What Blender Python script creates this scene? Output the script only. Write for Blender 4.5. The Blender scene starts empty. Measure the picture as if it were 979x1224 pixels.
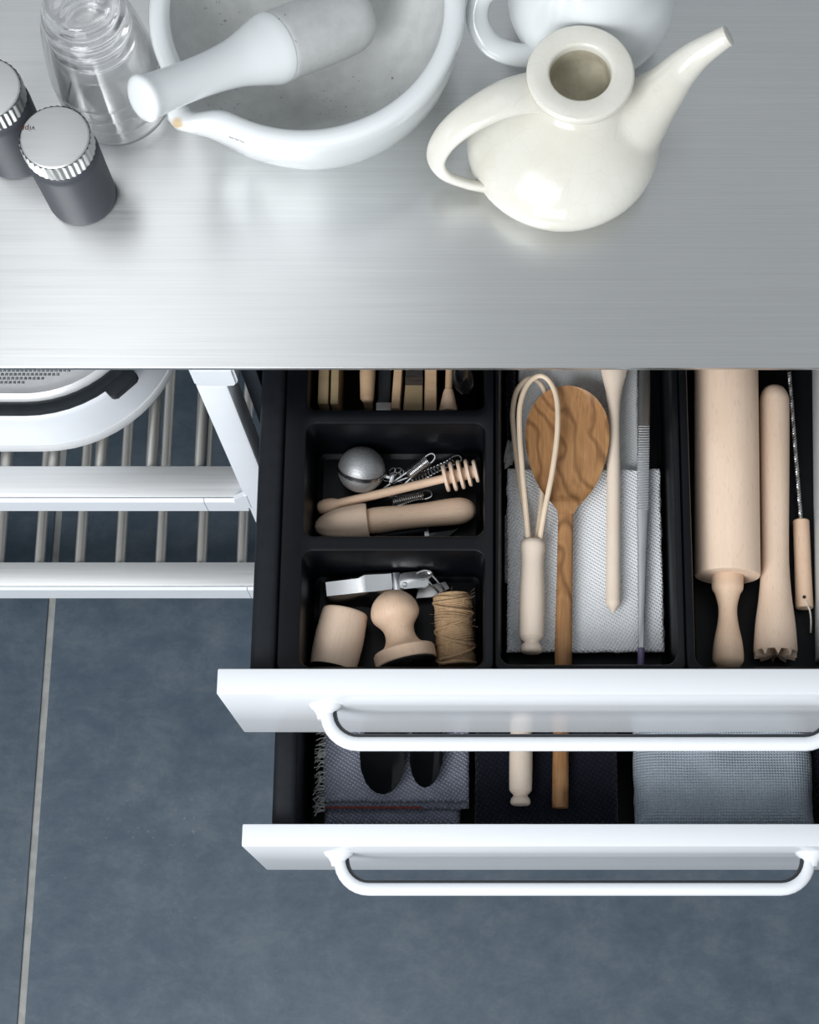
import bpy, bmesh, math, random
from mathutils import Vector, Matrix, noise as mnoise
random.seed(4)
C = bpy.context.scene
COL = C.collection
R = math.radians

# ------------------------------------------------------------------ camera
FPX, PX0, NADY, CZ = 2250.0, 605.0, 1310.0, 2.558      # focal length in px, principal x, nadir row, height
TH = math.atan((NADY - 612) / FPX)
SN, CS = math.sin(TH), math.cos(TH)
cam = bpy.data.cameras.new('camera')
cam.sensor_fit = 'AUTO'; cam.sensor_width = 36
cam.lens = FPX / 1224 * 36
cam.shift_x = -(PX0 - 489.5) / 1224
cam.clip_start = 0.05
camo = bpy.data.objects.new('camera', cam); COL.objects.link(camo)
camo.location = (0, 0, CZ); camo.rotation_euler = (TH, 0, 0)
C.camera = camo

# ------------------------------------------------------------------ light and exposure
C.view_settings.view_transform = 'Standard'
C.view_settings.look = 'None'
C.view_settings.gamma = 1.0
C.view_settings.exposure = 0.0
w = bpy.data.worlds.new('daylit_room'); C.world = w; w.use_nodes = True
bg = w.node_tree.nodes['Background']
bg.inputs[0].default_value = (0.90, 0.95, 1.0, 1); bg.inputs[1].default_value = 0.50

def area(name, loc, target, sx, sy, power, color):
    l = bpy.data.lights.new(name, 'AREA'); l.shape = 'RECTANGLE'; l.size = sx; l.size_y = sy
    l.energy = power; l.color = color
    o = bpy.data.objects.new(name, l); COL.objects.link(o); o.location = loc
    d = Vector(target) - Vector(loc)
    o.rotation_euler = d.to_track_quat('-Z', 'Y').to_euler()
    return o
area('key_window', (-1.15, -1.25, 2.75), (-0.05, 0.55, 0.75), 1.6, 1.4, 86, (0.97, 0.985, 1.0))
area('back_fill', (-0.80, 1.40, 3.2), (-0.3, 0.75, 0.9), 1.3, 1.1, 3.6, (0.95, 0.975, 1.0))  # added overhead lamp, lightens the left of the worktop by reflection

C.cycles.max_bounces = 28; C.cycles.transmission_bounces = 28; C.cycles.glossy_bounces = 8

area('front_fill', (-0.7, -2.7, 1.5), (0, 0.4, 0.75), 1.8, 1.4, 28, (0.94, 0.97, 1.0))  # added low fill lamp that brightens the drawer fronts

# ------------------------------------------------------------------ measuring helpers (image pixel + known plane -> point)
def ray(px, py):
    a = (px - PX0) / FPX; b = (612 - py) / FPX
    return a, SN + b * CS, -(CS - b * SN)
def at(px, py, z):
    r = ray(px, py); t = (z - CZ) / r[2]
    return Vector((r[0] * t, r[1] * t, z))
def aty(px, py, y):
    r = ray(px, py); t = y / r[1]
    return Vector((r[0] * t, y, CZ + r[2] * t))
def mpp(p):                                            # metres per pixel at a point
    D = CZ - p[2]
    return (CS * D + SN * p[1]) / FPX

# ------------------------------------------------------------------ materials
def newmat(name):
    m = bpy.data.materials.new(name); m.use_nodes = True
    nt = m.node_tree
    return m, nt, nt.nodes['Principled BSDF']
def N(nt, t, **kw):
    n = nt.nodes.new(t)
    for k, v in kw.items(): setattr(n, k, v)
    return n
def coords(nt, scale=(1, 1, 1), rot=(0, 0, 0), space='Object'):
    tc = N(nt, 'ShaderNodeTexCoord'); mp = N(nt, 'ShaderNodeMapping')
    mp.inputs['Scale'].default_value = scale; mp.inputs['Rotation'].default_value = rot
    nt.links.new(tc.outputs[space], mp.inputs[0])
    return mp.outputs[0]
def noisetex(nt, vec, scale, detail=4, rough=.55, dist=0):
    n = N(nt, 'ShaderNodeTexNoise'); n.inputs['Scale'].default_value = scale
    n.inputs['Detail'].default_value = detail; n.inputs['Roughness'].default_value = rough
    n.inputs['Distortion'].default_value = dist
    nt.links.new(vec, n.inputs['Vector']); return n.outputs['Fac']
def ramp(nt, fac, stops):
    r = N(nt, 'ShaderNodeValToRGB'); e = r.color_ramp.elements
    while len(e) < len(stops): e.new(0.5)
    for el, (p, c) in zip(e, stops):
        el.position = p; el.color = (c[0], c[1], c[2], 1) if len(c) == 3 else c
    nt.links.new(fac, r.inputs[0]); return r.outputs[0]
def mix(nt, fac, a, b, mode='MIX'):
    m = N(nt, 'ShaderNodeMix', data_type='RGBA', blend_type=mode)
    for v, i in ((fac, 0), (a, 6), (b, 7)):
        if hasattr(v, 'links'): nt.links.new(v, m.inputs[i])
        elif i == 0: m.inputs[0].default_value = v
        else: m.inputs[i].default_value = (v[0], v[1], v[2], 1)
    return m.outputs[2]
def bump(nt, bs, h, strength, dist=0.001):
    b = N(nt, 'ShaderNodeBump'); b.inputs['Strength'].default_value = strength
    b.inputs['Distance'].default_value = dist
    nt.links.new(h, b.inputs['Height']); nt.links.new(b.outputs[0], bs.inputs['Normal'])

def plain(name, col, rough=.5, metal=0, spec=.5, coat=0, nscale=25, amt=.06, bmp=0):
    m, nt, b = newmat(name)
    v = coords(nt); f = noisetex(nt, v, nscale, 5)
    lo = tuple(c * (1 - amt) for c in col); hi = tuple(min(1, c * (1 + amt)) for c in col)
    nt.links.new(ramp(nt, f, [(.3, lo), (.7, hi)]), b.inputs['Base Color'])
    b.inputs['Roughness'].default_value = rough; b.inputs['Metallic'].default_value = metal
    b.inputs['Specular IOR Level'].default_value = spec
    b.inputs['Coat Weight'].default_value = coat; b.inputs['Coat Roughness'].default_value = .08
    if bmp: bump(nt, b, noisetex(nt, v, nscale * 12, 3), bmp, .0006)
    return m
def brushed(name, col, rough=.3, aniso=.75, axis=(1, 0, 0), sc=(5, 950, 950), contrast=.12):
    m, nt, b = newmat(name)
    v = coords(nt, sc); f = noisetex(nt, v, 1.0, 6, .65)
    f2 = noisetex(nt, coords(nt, (1.3, 2.0, 1.0)), 2.0, 3)
    lo = tuple(c * (1 - contrast) for c in col); hi = tuple(min(1, c * (1 + contrast)) for c in col)
    c = ramp(nt, f, [(.25, lo), (.75, hi)])
    nt.links.new(mix(nt, .35, c, ramp(nt, f2, [(.3, tuple(x * .93 for x in col)), (.7, tuple(min(1, x * 1.05) for x in col))])), b.inputs['Base Color'])
    b.inputs['Metallic'].default_value = 1; b.inputs['Anisotropic'].default_value = aniso
    rr = N(nt, 'ShaderNodeMapRange'); rr.inputs[3].default_value = rough * .8; rr.inputs[4].default_value = rough * 1.2
    nt.links.new(f, rr.inputs[0]); nt.links.new(rr.outputs[0], b.inputs['Roughness'])
    cx = N(nt, 'ShaderNodeCombineXYZ')
    for i in range(3): cx.inputs[i].default_value = axis[i]
    nt.links.new(cx.outputs[0], b.inputs['Tangent'])
    bump(nt, b, f, .05, .0002)
    return m
def wood(name, c0, c1, fleck=.25, fleckcol=(.34, .19, .11), rough=.55, sc=1.0):
    m, nt, b = newmat(name)
    v = coords(nt, (6 * sc, 70 * sc, 70 * sc)); f = noisetex(nt, v, 1, 5, .6, .4)
    base = ramp(nt, f, [(.28, c0), (.72, c1)])
    f2 = noisetex(nt, coords(nt, (110, 900, 900)), 1, 2, .5)
    fl = ramp(nt, f2, [(.60, (0, 0, 0)), (.72, (fleck,) * 3)])
    f3 = noisetex(nt, coords(nt, (12, 22, 22)), 1, 2)
    tone = mix(nt, .35, base, ramp(nt, f3, [(.35, c0), (.65, c1)]))
    nt.links.new(mix(nt, fl, tone, fleckcol), b.inputs['Base Color'])
    b.inputs['Roughness'].default_value = rough; b.inputs['Specular IOR Level'].default_value = .3
    bump(nt, b, f, .12, .0004)
    return m
def teak(name, blotch=True):
    m, nt, b = newmat(name)
    v = coords(nt, (1, 1.5, 1), (0, 0, R(-28)))
    d = noisetex(nt, coords(nt, (7, 11, 11)), 1, 2, .5)
    wv = N(nt, 'ShaderNodeTexWave', wave_type='BANDS', bands_direction='Y')
    wv.inputs['Scale'].default_value = 11; wv.inputs['Distortion'].default_value = 14
    wv.inputs['Detail'].default_value = 2.5; wv.inputs['Detail Scale'].default_value = 1.1
    nt.links.new(v, wv.inputs['Vector'])
    band = ramp(nt, wv.outputs['Fac'], [(0, (.11, .042, .013)), (.14, (.26, .120, .043)), (.45, (.40, .21, .087)), (1, (.34, .168, .066))])
    fine = noisetex(nt, coords(nt, (25, 500, 500)), 1, 3)
    c = mix(nt, .40, band, ramp(nt, d, [(.35, (.30, .145, .055)), (.65, (.43, .235, .10))]))
    c = mix(nt, .5, c, ramp(nt, fine, [(.35, (.55, .5, .45)), (.6, (1, 1, 1))]), 'MULTIPLY')
    nt.links.new(c, b.inputs['Base Color'])
    b.inputs['Roughness'].default_value = .5; b.inputs['Specular IOR Level'].default_value = .35
    return m
def knit(name, c0, c1, pitch=.0042, strength=.9, zig=True, rough=.9):
    m, nt, b = newmat(name)
    k = 1 / pitch
    def wave(direction, sc, rot, dist=0.5):
        wv = N(nt, 'ShaderNodeTexWave', wave_type='BANDS', bands_direction=direction)
        wv.inputs['Scale'].default_value = sc / 20 * 6.283; wv.inputs['Distortion'].default_value = dist
        wv.inputs['Detail'].default_value = 1; wv.inputs['Detail Scale'].default_value = 3
        nt.links.new(coords(nt, (1, 1, 1), (0, 0, rot)), wv.inputs['Vector']); return wv.outputs['Fac']
    a = wave('X', k, R(32) if zig else 0); c = wave('Y', k, R(-32 if zig else 0) + (R(64) if zig else 0))
    mu = N(nt, 'ShaderNodeMath', operation='MULTIPLY'); nt.links.new(a, mu.inputs[0]); nt.links.new(c, mu.inputs[1])
    f = noisetex(nt, coords(nt), 30, 4)
    col = mix(nt, mu.outputs[0], c0, c1)
    nt.links.new(mix(nt, .25, col, ramp(nt, f, [(.3, c0), (.7, c1)])), b.inputs['Base Color'])
    b.inputs['Roughness'].default_value = rough; b.inputs['Specular IOR Level'].default_value = .1
    b.inputs['Sheen Weight'].default_value = .15
    bump(nt, b, mu.outputs[0], strength, .0015)
    return m
def floor_mat():
    m, nt, b = newmat('blue_grey_concrete')
    f = noisetex(nt, coords(nt, space='Object'), 2.6, 9, .68, .3)
    g = noisetex(nt, coords(nt, (1, 1.3, 1)), 13, 12, .78, .2)
    s = noisetex(nt, coords(nt, (3, 60, 1), (0, 0, R(24))), 1.2, 5, .75)
    c = ramp(nt, f, [(.28, (.044, .066, .092)), (.5, (.060, .086, .114)), (.72, (.080, .108, .136))])
    c = mix(nt, .55, c, ramp(nt, g, [(.34, (.026, .045, .070)), (.5, (.062, .086, .112)), (.68, (.122, .144, .160))]))
    scr = ramp(nt, s, [(.66, (0, 0, 0)), (.80, (.30, .30, .30))])
    spk = ramp(nt, noisetex(nt, coords(nt), 160, 2), [(.66, (0, 0, 0)), (.74, (.40, .40, .40))])
    msk = ramp(nt, noisetex(nt, coords(nt), 5, 3), [(.52, (0, 0, 0)), (.66, (1, 1, 1))])
    c = mix(nt, scr, c, (.17, .185, .195)); c = mix(nt, mix(nt, 1, spk, msk, 'MULTIPLY'), c, (.24, .23, .21))
    nt.links.new(c, b.inputs['Base Color'])
    rr = N(nt, 'ShaderNodeMapRange'); rr.inputs[3].default_value = .42; rr.inputs[4].default_value = .62
    nt.links.new(g, rr.inputs[0]); nt.links.new(rr.outputs[0], b.inputs['Roughness'])
    b.inputs['Specular IOR Level'].default_value = .35
    bump(nt, b, g, .15, .001)
    return m
def stone_mat(name):
    m, nt, b = newmat(name)
    f = noisetex(nt, coords(nt), 14, 6, .6); g = noisetex(nt, coords(nt, (60, 60, 60)), 1, 6, .7)
    c = ramp(nt, f, [(.3, (.45, .465, .46)), (.7, (.58, .595, .59))])
    c = mix(nt, .4, c, ramp(nt, g, [(.3, (.43, .44, .435)), (.7, (.64, .65, .64))]))
    sp = ramp(nt, noisetex(nt, coords(nt), 210, 2), [(.66, (0, 0, 0)), (.70, (.85, .85, .85))])
    pm = ramp(nt, noisetex(nt, coords(nt), 22, 2), [(.5, (0, 0, 0)), (.62, (1, 1, 1))])
    c = mix(nt, mix(nt, 1, sp, pm, 'MULTIPLY'), c, (.17, .15, .12))
    nt.links.new(c, b.inputs['Base Color']); b.inputs['Roughness'].default_value = .7
    b.inputs['Specular IOR Level'].default_value = .2
    return m
def crackle(name):
    m, nt, b = newmat(name)
    f = noisetex(nt, coords(nt), 16, 5)
    v = N(nt, 'ShaderNodeTexVoronoi', feature='DISTANCE_TO_EDGE'); v.inputs['Scale'].default_value = 55
    nt.links.new(coords(nt), v.inputs['Vector'])
    c = ramp(nt, f, [(.3, (.62, .60, .525)), (.7, (.69, .68, .62))])
    e = ramp(nt, v.outputs['Distance'], [(0, (.26, .26, .26)), (.02, (0, 0, 0))])
    nt.links.new(mix(nt, e, c, (.52, .48, .38)), b.inputs['Base Color'])
    b.inputs['Roughness'].default_value = .18; b.inputs['Coat Weight'].default_value = .4
    b.inputs['Coat Roughness'].default_value = .06
    return m
def glass_mat(name, tint=(1, 1, 1), rough=0.0):
    m, nt, b = newmat(name)
    b.inputs['Base Color'].default_value = (*tint, 1); b.inputs['Transmission Weight'].default_value = 1
    b.inputs['Roughness'].default_value = rough; b.inputs['IOR'].default_value = 1.46
    f = noisetex(nt, coords(nt), 40, 2); bump(nt, b, f, .02, .0005)
    return m
def mesh_metal(name):
    m, nt, b = newmat(name)
    c = N(nt, 'ShaderNodeTexVoronoi'); c.inputs['Scale'].default_value = 750; c.inputs['Randomness'].default_value = .35
    nt.links.new(coords(nt), c.inputs['Vector'])
    nt.links.new(ramp(nt, c.outputs['Distance'], [(0, (.20, .205, .21)), (1, (.52, .53, .54))]), b.inputs['Base Color'])
    b.inputs['Metallic'].default_value = .8; b.inputs['Roughness'].default_value = .52
    bump(nt, b, c.outputs['Distance'], .5, .0003)
    return m
def twine_mat():
    m, nt, b = newmat('jute_twine')
    f = noisetex(nt, coords(nt, (300, 300, 300)), 1, 4, .7); g = noisetex(nt, coords(nt), 60, 3)
    c = mix(nt, .4, ramp(nt, f, [(.3, (.27, .165, .085)), (.7, (.52, .36, .21))]), ramp(nt, g, [(.3, (.34, .22, .12)), (.7, (.50, .34, .20))]))
    nt.links.new(c, b.inputs['Base Color']); b.inputs['Roughness'].default_value = .8
    b.inputs['Specular IOR Level'].default_value = .2
    bump(nt, b, f, .6, .0006)
    return m

M = dict(
    steel=brushed('brushed_steel', (.68, .69, .685), .30, .8, (0, 1, 0)),
    steel_rod=brushed('rod_steel', (.80, .78, .73), .48, .0, (0, 1, 0), (200, 4, 200)),
    steel_lid=brushed('lid_steel', (.58, .585, .585), .48, .5, (0, 1, 0), (6, 500, 500), .07),
    strip=brushed('shelf_strip_steel', (.80, .81, .81), .55, .3, (0, 1, 0)),
    satin=plain('satin_aluminium', (.72, .73, .74), .38, .35, nscale=40, amt=.05),
    chrome=plain('polished_chrome', (.74, .75, .76), .2, 1, nscale=40, amt=.05),
    wire=plain('steel_wire', (.62, .62, .62), .25, 1, nscale=60, amt=.05),
    tweez=brushed('satin_tweezer_steel', (.52, .53, .54), .36, .3),
    white=plain('white_lacquer', (.69, .71, .735), .2, 0, .32, 0, 12, .01),
    frame=plain('white_powder_coat', (.76, .79, .83), .35, 0, .5, 0, 18, .015),
    black=plain('black_tray_plastic', (.0022, .0030, .0045), .38, 0, .20, 0, 60, .2, .12),
    side=plain('charcoal_drawer_side', (.0065, .008, .011), .5, 0, .22, 0, 90, .2, .15),
    carcass=plain('dark_cabinet_panel', (.028, .036, .046), .6, 0, .3, 0, 20, .1),
    rubber=plain('black_rubber', (.014, .018, .022), .45, 0, .4, 0, 50, .2),
    shaker=plain('grey_soft_touch', (.050, .055, .066), .5, 0, .35, 0, 40, .05),
    glaze=plain('white_glaze', (.69, .72, .73), .15, 0, .5, .3, 8, .02),
    stone=stone_mat('unglazed_porcelain'),
    cream=crackle('cream_crackle_glaze'),
    stain=plain('tea_stained_clay', (.40, .37, .28), .6, 0, .3, 0, 50, .2),
    beech=wood('pale_beech', (.65, .485, .36), (.77, .605, .475)),
    beech2=wood('warm_beech', (.62, .43, .295), (.75, .555, .41), .35),
    pale=wood('pale_birch', (.70, .58, .47), (.79, .68, .57), .12),
    tan=wood('tan_wood', (.42, .28, .165), (.55, .39, .25), .3),
    olive=wood('olive_wood', (.24, .18, .10), (.36, .27, .16), .3),
    cane=plain('pale_cane', (.74, .60, .45), .5, 0, .3, 0, 60, .06),
    teak=teak('oiled_teak'),
    knit_white=knit('white_knit', (.70, .725, .75), (.90, .915, .93), .0030, .7),
    weave_white=knit('white_weave', (.72, .74, .755), (.86, .875, .885), .0026, .4),
    knit_grey=knit('slate_knit', (.11, .122, .165), (.42, .445, .53), .0036),
    knit_navy=knit('navy_knit', (.006, .007, .013), (.014, .016, .028), .0045, .7),
    terry=knit('grey_terry', (.34, .40, .465), (.62, .69, .77), .0030, 1.0, False),
    fringe=plain('grey_fringe', (.42, .42, .41), .9, 0, .1, 0, 200, .3),
    red=plain('dull_red_thread', (.22, .05, .04), .9, 0, .1, 0, 80, .2),
    twine=twine_mat(),
    blackp=plain('glossy_black_plastic', (.004, .0045, .0055), .12, 0, .3, 0, 30, .1),
    purple=plain('violet_cap', (.16, .13, .24), .35, 0, .4, 0, 60, .2),
    cord=plain('pale_cord', (.62, .58, .52), .8, 0, .1, 0, 300, .15),
    board=plain('pale_grey_board', (.60, .615, .63), .5, 0, .3, 0, 30, .03),
    bristle=plain('dark_bristle', (.03, .027, .025), .7, 0, .2, 0, 300, .4),
    ink=plain('dark_print', (.07, .03, .02), .7, 0, .1, 0, 60, .1),
    inkgrey=plain('grey_print', (.30, .33, .36), .7, 0, .1, 0, 60, .1),
    wall=plain('pale_wall_paint', (.55, .57, .58), .8, 0, .2, 0, 3, .03),
    grout=plain('pale_joint_filler', (.30, .305, .295), .8, 0, .2, 0, 60, .15),
    floor=floor_mat(),
    glass=glass_mat('clear_glass'),
    lidglass=glass_mat('thick_lid_glass', (.95, .97, .97), .05),
    mesh=mesh_metal('fine_wire_mesh'),
)

# ------------------------------------------------------------------ mesh helpers
def link(name, bm, mat, parent=None, angle=35, smooth=True, mats=None):
    bmesh.ops.remove_doubles(bm, verts=bm.verts, dist=1e-7)
    bmesh.ops.recalc_face_normals(bm, faces=bm.faces)
    me = bpy.data.meshes.new(name); bm.to_mesh(me); bm.free()
    if smooth:
        me.shade_smooth(); me.set_sharp_from_angle(angle=R(angle))
    for m in (mats or [mat]): me.materials.append(M[m])
    o = bpy.data.objects.new(name, me); COL.objects.link(o)
    if parent: o.parent = parent
    return o
def tag(o, label, cat, group=None):
    o['label'] = label; o['category'] = cat
    if group: o['group'] = group
    return o
def thing(name, label, cat, loc=(0, 0, 0), rot=(0, 0, 0), group=None):
    o = bpy.data.objects.new(name, None); COL.objects.link(o)
    o.empty_display_size = .05; o.location = loc; o.rotation_euler = rot
    return tag(o, label, cat, group)
def box(bm, x0, x1, y0, y1, z0, z1, bev=0, seg=2):
    g = bmesh.ops.create_cube(bm, size=1)
    for v in g['verts']:
        v.co = Vector(((x0 + x1) / 2 + v.co.x * (x1 - x0), (y0 + y1) / 2 + v.co.y * (y1 - y0), (z0 + z1) / 2 + v.co.z * (z1 - z0)))
    if bev:
        es = {e for v in g['verts'] for e in v.link_edges}
        bmesh.ops.bevel(bm, geom=list(es), offset=bev, segments=seg, affect='EDGES', profile=.5)
    return bm
def B(): return bmesh.new()
def rings(bm, loops, cap0=True, cap1=True, closed=True):
    rows = [[bm.verts.new(p) for p in l] for l in loops]
    for a, b in zip(rows, rows[1:]):
        n = len(a)
        if len(a) == 1 and len(b) > 1:
            for i in range(len(b)): bm.faces.new((a[0], b[i], b[(i + 1) % len(b)]))
        elif len(b) == 1 and len(a) > 1:
            for i in range(len(a)): bm.faces.new((a[i], b[0], a[(i + 1) % len(a)]))
        elif len(a) > 1:
            for i in range(n if closed else n - 1):
                j = (i + 1) % n
                bm.faces.new((a[i], a[j], b[j], b[i]))
    if cap0 and len(rows[0]) > 2: bm.faces.new(rows[0][::-1])
    if cap1 and len(rows[-1]) > 2: bm.faces.new(rows[-1])
    return rows
def lathe(bm, prof, seg=32, axis='X', mod=None, cap=True, origin=(0, 0, 0), sub=None):
    """prof: (along, radius) pairs"""
    O = Vector(origin); L = []
    for a, r in prof:
        if r < 1e-7:
            L.append([O + (Vector((a, 0, 0)) if axis == 'X' else Vector((0, 0, a)))]); continue
        ring = []
        for i in range(seg):
            t = 2 * math.pi * i / seg
            rr = r * (mod(a, t) if mod else 1)
            c, s = rr * math.cos(t), rr * math.sin(t)
            ring.append(O + (Vector((a, c, s)) if axis == 'X' else Vector((c, s, a))))
        L.append(ring)
    rings(bm, L, cap, cap); return bm
def smoothprof(prof, n=5):
    """Catmull-Rom through (a, r) pairs"""
    out = []
    P = [Vector((a, r)) for a, r in prof]
    for i in range(len(P) - 1):
        p0 = P[max(i - 1, 0)]; p1 = P[i]; p2 = P[i + 1]; p3 = P[min(i + 2, len(P) - 1)]
        for k in range(n):
            t = k / n
            q = .5 * ((2 * p1) + (p2 - p0) * t + (2 * p0 - 5 * p1 + 4 * p2 - p3) * t * t + (3 * p1 - p0 - 3 * p2 + p3) * t ** 3)
            out.append((q.x, max(q.y, 0)))
    out.append(tuple(P[-1])); return out
def crom(pts, n=8, closed=False):
    P = [Vector(p) for p in pts]; out = []; m = len(P)
    rng = m if closed else m - 1
    for i in range(rng):
        g = (lambda k: P[k % m]) if closed else (lambda k: P[min(max(k, 0), m - 1)])
        p0, p1, p2, p3 = g(i - 1), g(i), g(i + 1), g(i + 2)
        for k in range(n):
            t = k / n
            out.append(.5 * ((2 * p1) + (p2 - p0) * t + (2 * p0 - 5 * p1 + 4 * p2 - p3) * t * t + (3 * p1 - p0 - 3 * p2 + p3) * t ** 3))
    if not closed: out.append(P[-1])
    return out
def tube(bm, pts, rad, seg=8, closed=False, flat=None, up=None, cap=True):
    """rad scalar or list; flat = (width factor, thickness factor) with up giving the thickness direction"""
    P = [Vector(p) for p in pts]; n = len(P)
    rads = rad if isinstance(rad, (list, tuple)) else [rad] * n
    T = []
    for i in range(n):
        a = P[i - 1] if (closed or i > 0) else P[i]; b = P[(i + 1) % n] if (closed or i < n - 1) else P[i]
        T.append((b - a).normalized())
    nrm = Vector(up) if up else (Vector((0, 0, 1)) if abs(T[0].z) < .9 else Vector((1, 0, 0)))
    nrm = (nrm - T[0] * nrm.dot(T[0])).normalized()
    L = []
    for i in range(n):
        nrm = (nrm - T[i] * nrm.dot(T[i])).normalized(); bi = T[i].cross(nrm)
        fw, ft = flat if flat else (1, 1)
        L.append([P[i] + (bi * math.cos(2 * math.pi * k / seg) * fw + nrm * math.sin(2 * math.pi * k / seg) * ft) * rads[i] for k in range(seg)])
    if closed:
        L.append(L[0]); rings(bm, L, False, False)
    else: rings(bm, L, cap, cap)
    return bm
def prism(bm, outline, z0, z1, bev=0):
    """closed 2-D outline -> solid"""
    a = [bm.verts.new((p[0], p[1], z0)) for p in outline]; b = [bm.verts.new((p[0], p[1], z1)) for p in outline]
    n = len(a)
    fa = bm.faces.new(a[::-1]); fb = bm.faces.new(b)
    for i in range(n): bm.faces.new((a[i], a[(i + 1) % n], b[(i + 1) % n], b[i]))
    if bev: bmesh.ops.bevel(bm, geom=list(fa.edges) + list(fb.edges), offset=bev, segments=2, affect='EDGES', profile=.5)
    return bm
def rrect(x0, x1, y0, y1, r, n=6):
    out = []
    for cx, cy, a in ((x1 - r, y1 - r, 0), (x0 + r, y1 - r, 90), (x0 + r, y0 + r, 180), (x1 - r, y0 + r, 270)):
        for k in range(n + 1):
            t = R(a + 90 * k / n); out.append((cx + r * math.cos(t), cy + r * math.sin(t)))
    return out
def lying(name, label, cat, a, b, za, zb=None, group=None):
    """root at image point a (axis height za), local +X towards image point b; returns root, m per px along, m per px across"""
    A = at(*a, za); Bp = at(*b, zb if zb is not None else za); d = Bp - A
    rot = (0, -math.asin(d.z / d.length), math.atan2(d.y, d.x))
    o = thing(name, label, cat, A, rot, group)
    lp = math.hypot(a[0] - b[0], a[1] - b[1])
    return o, d.length / lp, mpp((A + Bp) / 2), d.length
def structure(o): o['kind'] = 'structure'; return o

# ================================================================== FLOOR
JX = -0.637
bm = B(); box(bm, -2.4, 2.4, -1.2, 3.0, -.05, -.004)
fl = structure(link('floor', bm, 'grout', None, smooth=False))
for x0, x1 in ((-2.4, JX - .005), (JX + .005, 2.4)):
    bm = B(); box(bm, x0, x1, -1.2, 3.0, -.004, 0, .0012)
    link('slab', bm, 'floor', fl)

bm = B(); box(bm, -2.4, 2.4, 3.0, 3.08, -.05, 2.9); structure(link('wall_back', bm, 'wall', None, smooth=False))

# ================================================================== WORKTOP AND FRAME
YE = at(489, 440, .92).y                               # front edge of the worktop
wt = thing('worktop', 'long brushed steel worktop with a thin straight front edge', 'worktop', (0, YE, .914))
bm = B(); box(bm, -1.15, .80, 0, .78, 0, .006, .0015); link('top_plate', bm, 'steel', wt)

fr = thing('shelf_frame', 'white metal frame carrying two open slatted steel shelves beside the drawers', 'shelf unit', (0, YE, 0))
LX0, LX1 = -.298, -.2665
def leg_bm(x0, x1, y0):
    bm = B(); box(bm, x0, x1, y0, y0 + .034, 0, .872, .004); return bm
link('leg', leg_bm(LX0, LX1, 0), 'frame', fr)
link('leg', leg_bm(LX0, LX1, .70), 'frame', fr)
link('leg', leg_bm(-1.12, -1.088, 0), 'frame', fr)
link('leg', leg_bm(-1.12, -1.088, .70), 'frame', fr)
bm = B()                                               # cast corner joint, wider at the top
o = [(LX0, .872), (LX0, .9139), (LX1 + .011, .9139), (LX1 + .011, .880), (LX1 + .008, .874), (LX1, .872)]
a = [bm.verts.new((x, -.0004, z)) for x, z in o]; b = [bm.verts.new((x, .036, z)) for x, z in o]
bm.faces.new(a); bm.faces.new(b[::-1])
for i in range(len(o)): bm.faces.new((a[i], b[i], b[(i + 1) % 6], a[(i + 1) % 6]))
bmesh.ops.bevel(bm, geom=bm.edges[:], offset=.0025, segments=2, affect='EDGES')
link('corner_joint', bm, 'frame', fr)
for ry in (.022, .70):
    bm = B(); box(bm, -1.12, LX0, ry, ry + .03, .884, .9139, .003); link('top_rail', bm, 'frame', fr)

def shelf(rowf0, rowf1, rowb, xr, rod_px, rod_row, idx):
    """front rail rows rowf0..rowf1, steel strip back to rowb; rods run backwards"""
    zt = aty(100, rowf0, YE).z; zb = aty(100, rowf1, YE).z
    yb = at(100, rowb, zt).y - YE
    rail_h = zt - zb
    bm = B(); box(bm, -1.088, xr, .003, yb, zt - .006, zt, .001)
    box(bm, -1.088, xr, yb - .004, yb, zt - .028, zt - .0055)
    sh = link('shelf', bm, 'strip', fr)
    bm = B()
    pr = [(.0, zb + .004), (.004, zb), (.02, zb), (.02, zt - .007), (.004, zt - .0065), (0, zt - .011)]
    rows = [[Vector((x, y, z)) for y, z in pr] for x in (-1.088, xr - .052)]
    rings(bm, rows); link('front_rail', bm, 'frame', sh)
    bm = B(); rows = [[Vector((x, y, z)) for y, z in pr] for x in (xr - .0512, LX0 - .0005)]
    rings(bm, rows); link('rail_end', bm, 'frame', sh)
    rz = zt - .014
    xs = sorted(at(p, rod_row, rz).x for p in rod_px)
    x = xs[0]
    while x - .0545 > -1.07: x -= .0545; xs.insert(0, x)
    bm = B(); tube(bm, [(0, yb - .003, 0), (0, .70, 0)], .0072, 14)
    first = None
    for x in xs:
        if first is None:
            first = link('rod', bm, 'steel_rod', sh); o = first
        else:
            o = first.copy(); COL.objects.link(o)
        o.location = (x, 0, rz)
    bm = B(); box(bm, -1.088, LX0, .694, .716, rz - .012, zt - .004, .002); link('rear_rail', bm, 'frame', sh)
    return zt, yb
ZU, YU = shelf(597, 612, 557, LX0 + .004, (8, 64, 121, 182, 240), 549, 0)
ZL, YL = shelf(703, 716, 672, LX0 + .002, (49, 97, 145, 193, 242, 290), 650, 1)
bm = B()                                               # fillet where the upper shelf rail meets the leg
o = [(LX0 - .012, ZU), (LX0, ZU + .014), (LX0 + .004, ZU + .014), (LX0 + .004, ZU - .03), (LX0 - .012, ZU - .03)]
a = [bm.verts.new((x, -.001, z)) for x, z in o]; b = [bm.verts.new((x, .005, z)) for x, z in o]
bm.faces.new(a); bm.faces.new(b[::-1])
for i in range(5): bm.faces.new((a[i], b[i], b[(i + 1) % 5], a[(i + 1) % 5]))
link('rail_fillet', bm, 'frame', fr)

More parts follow.
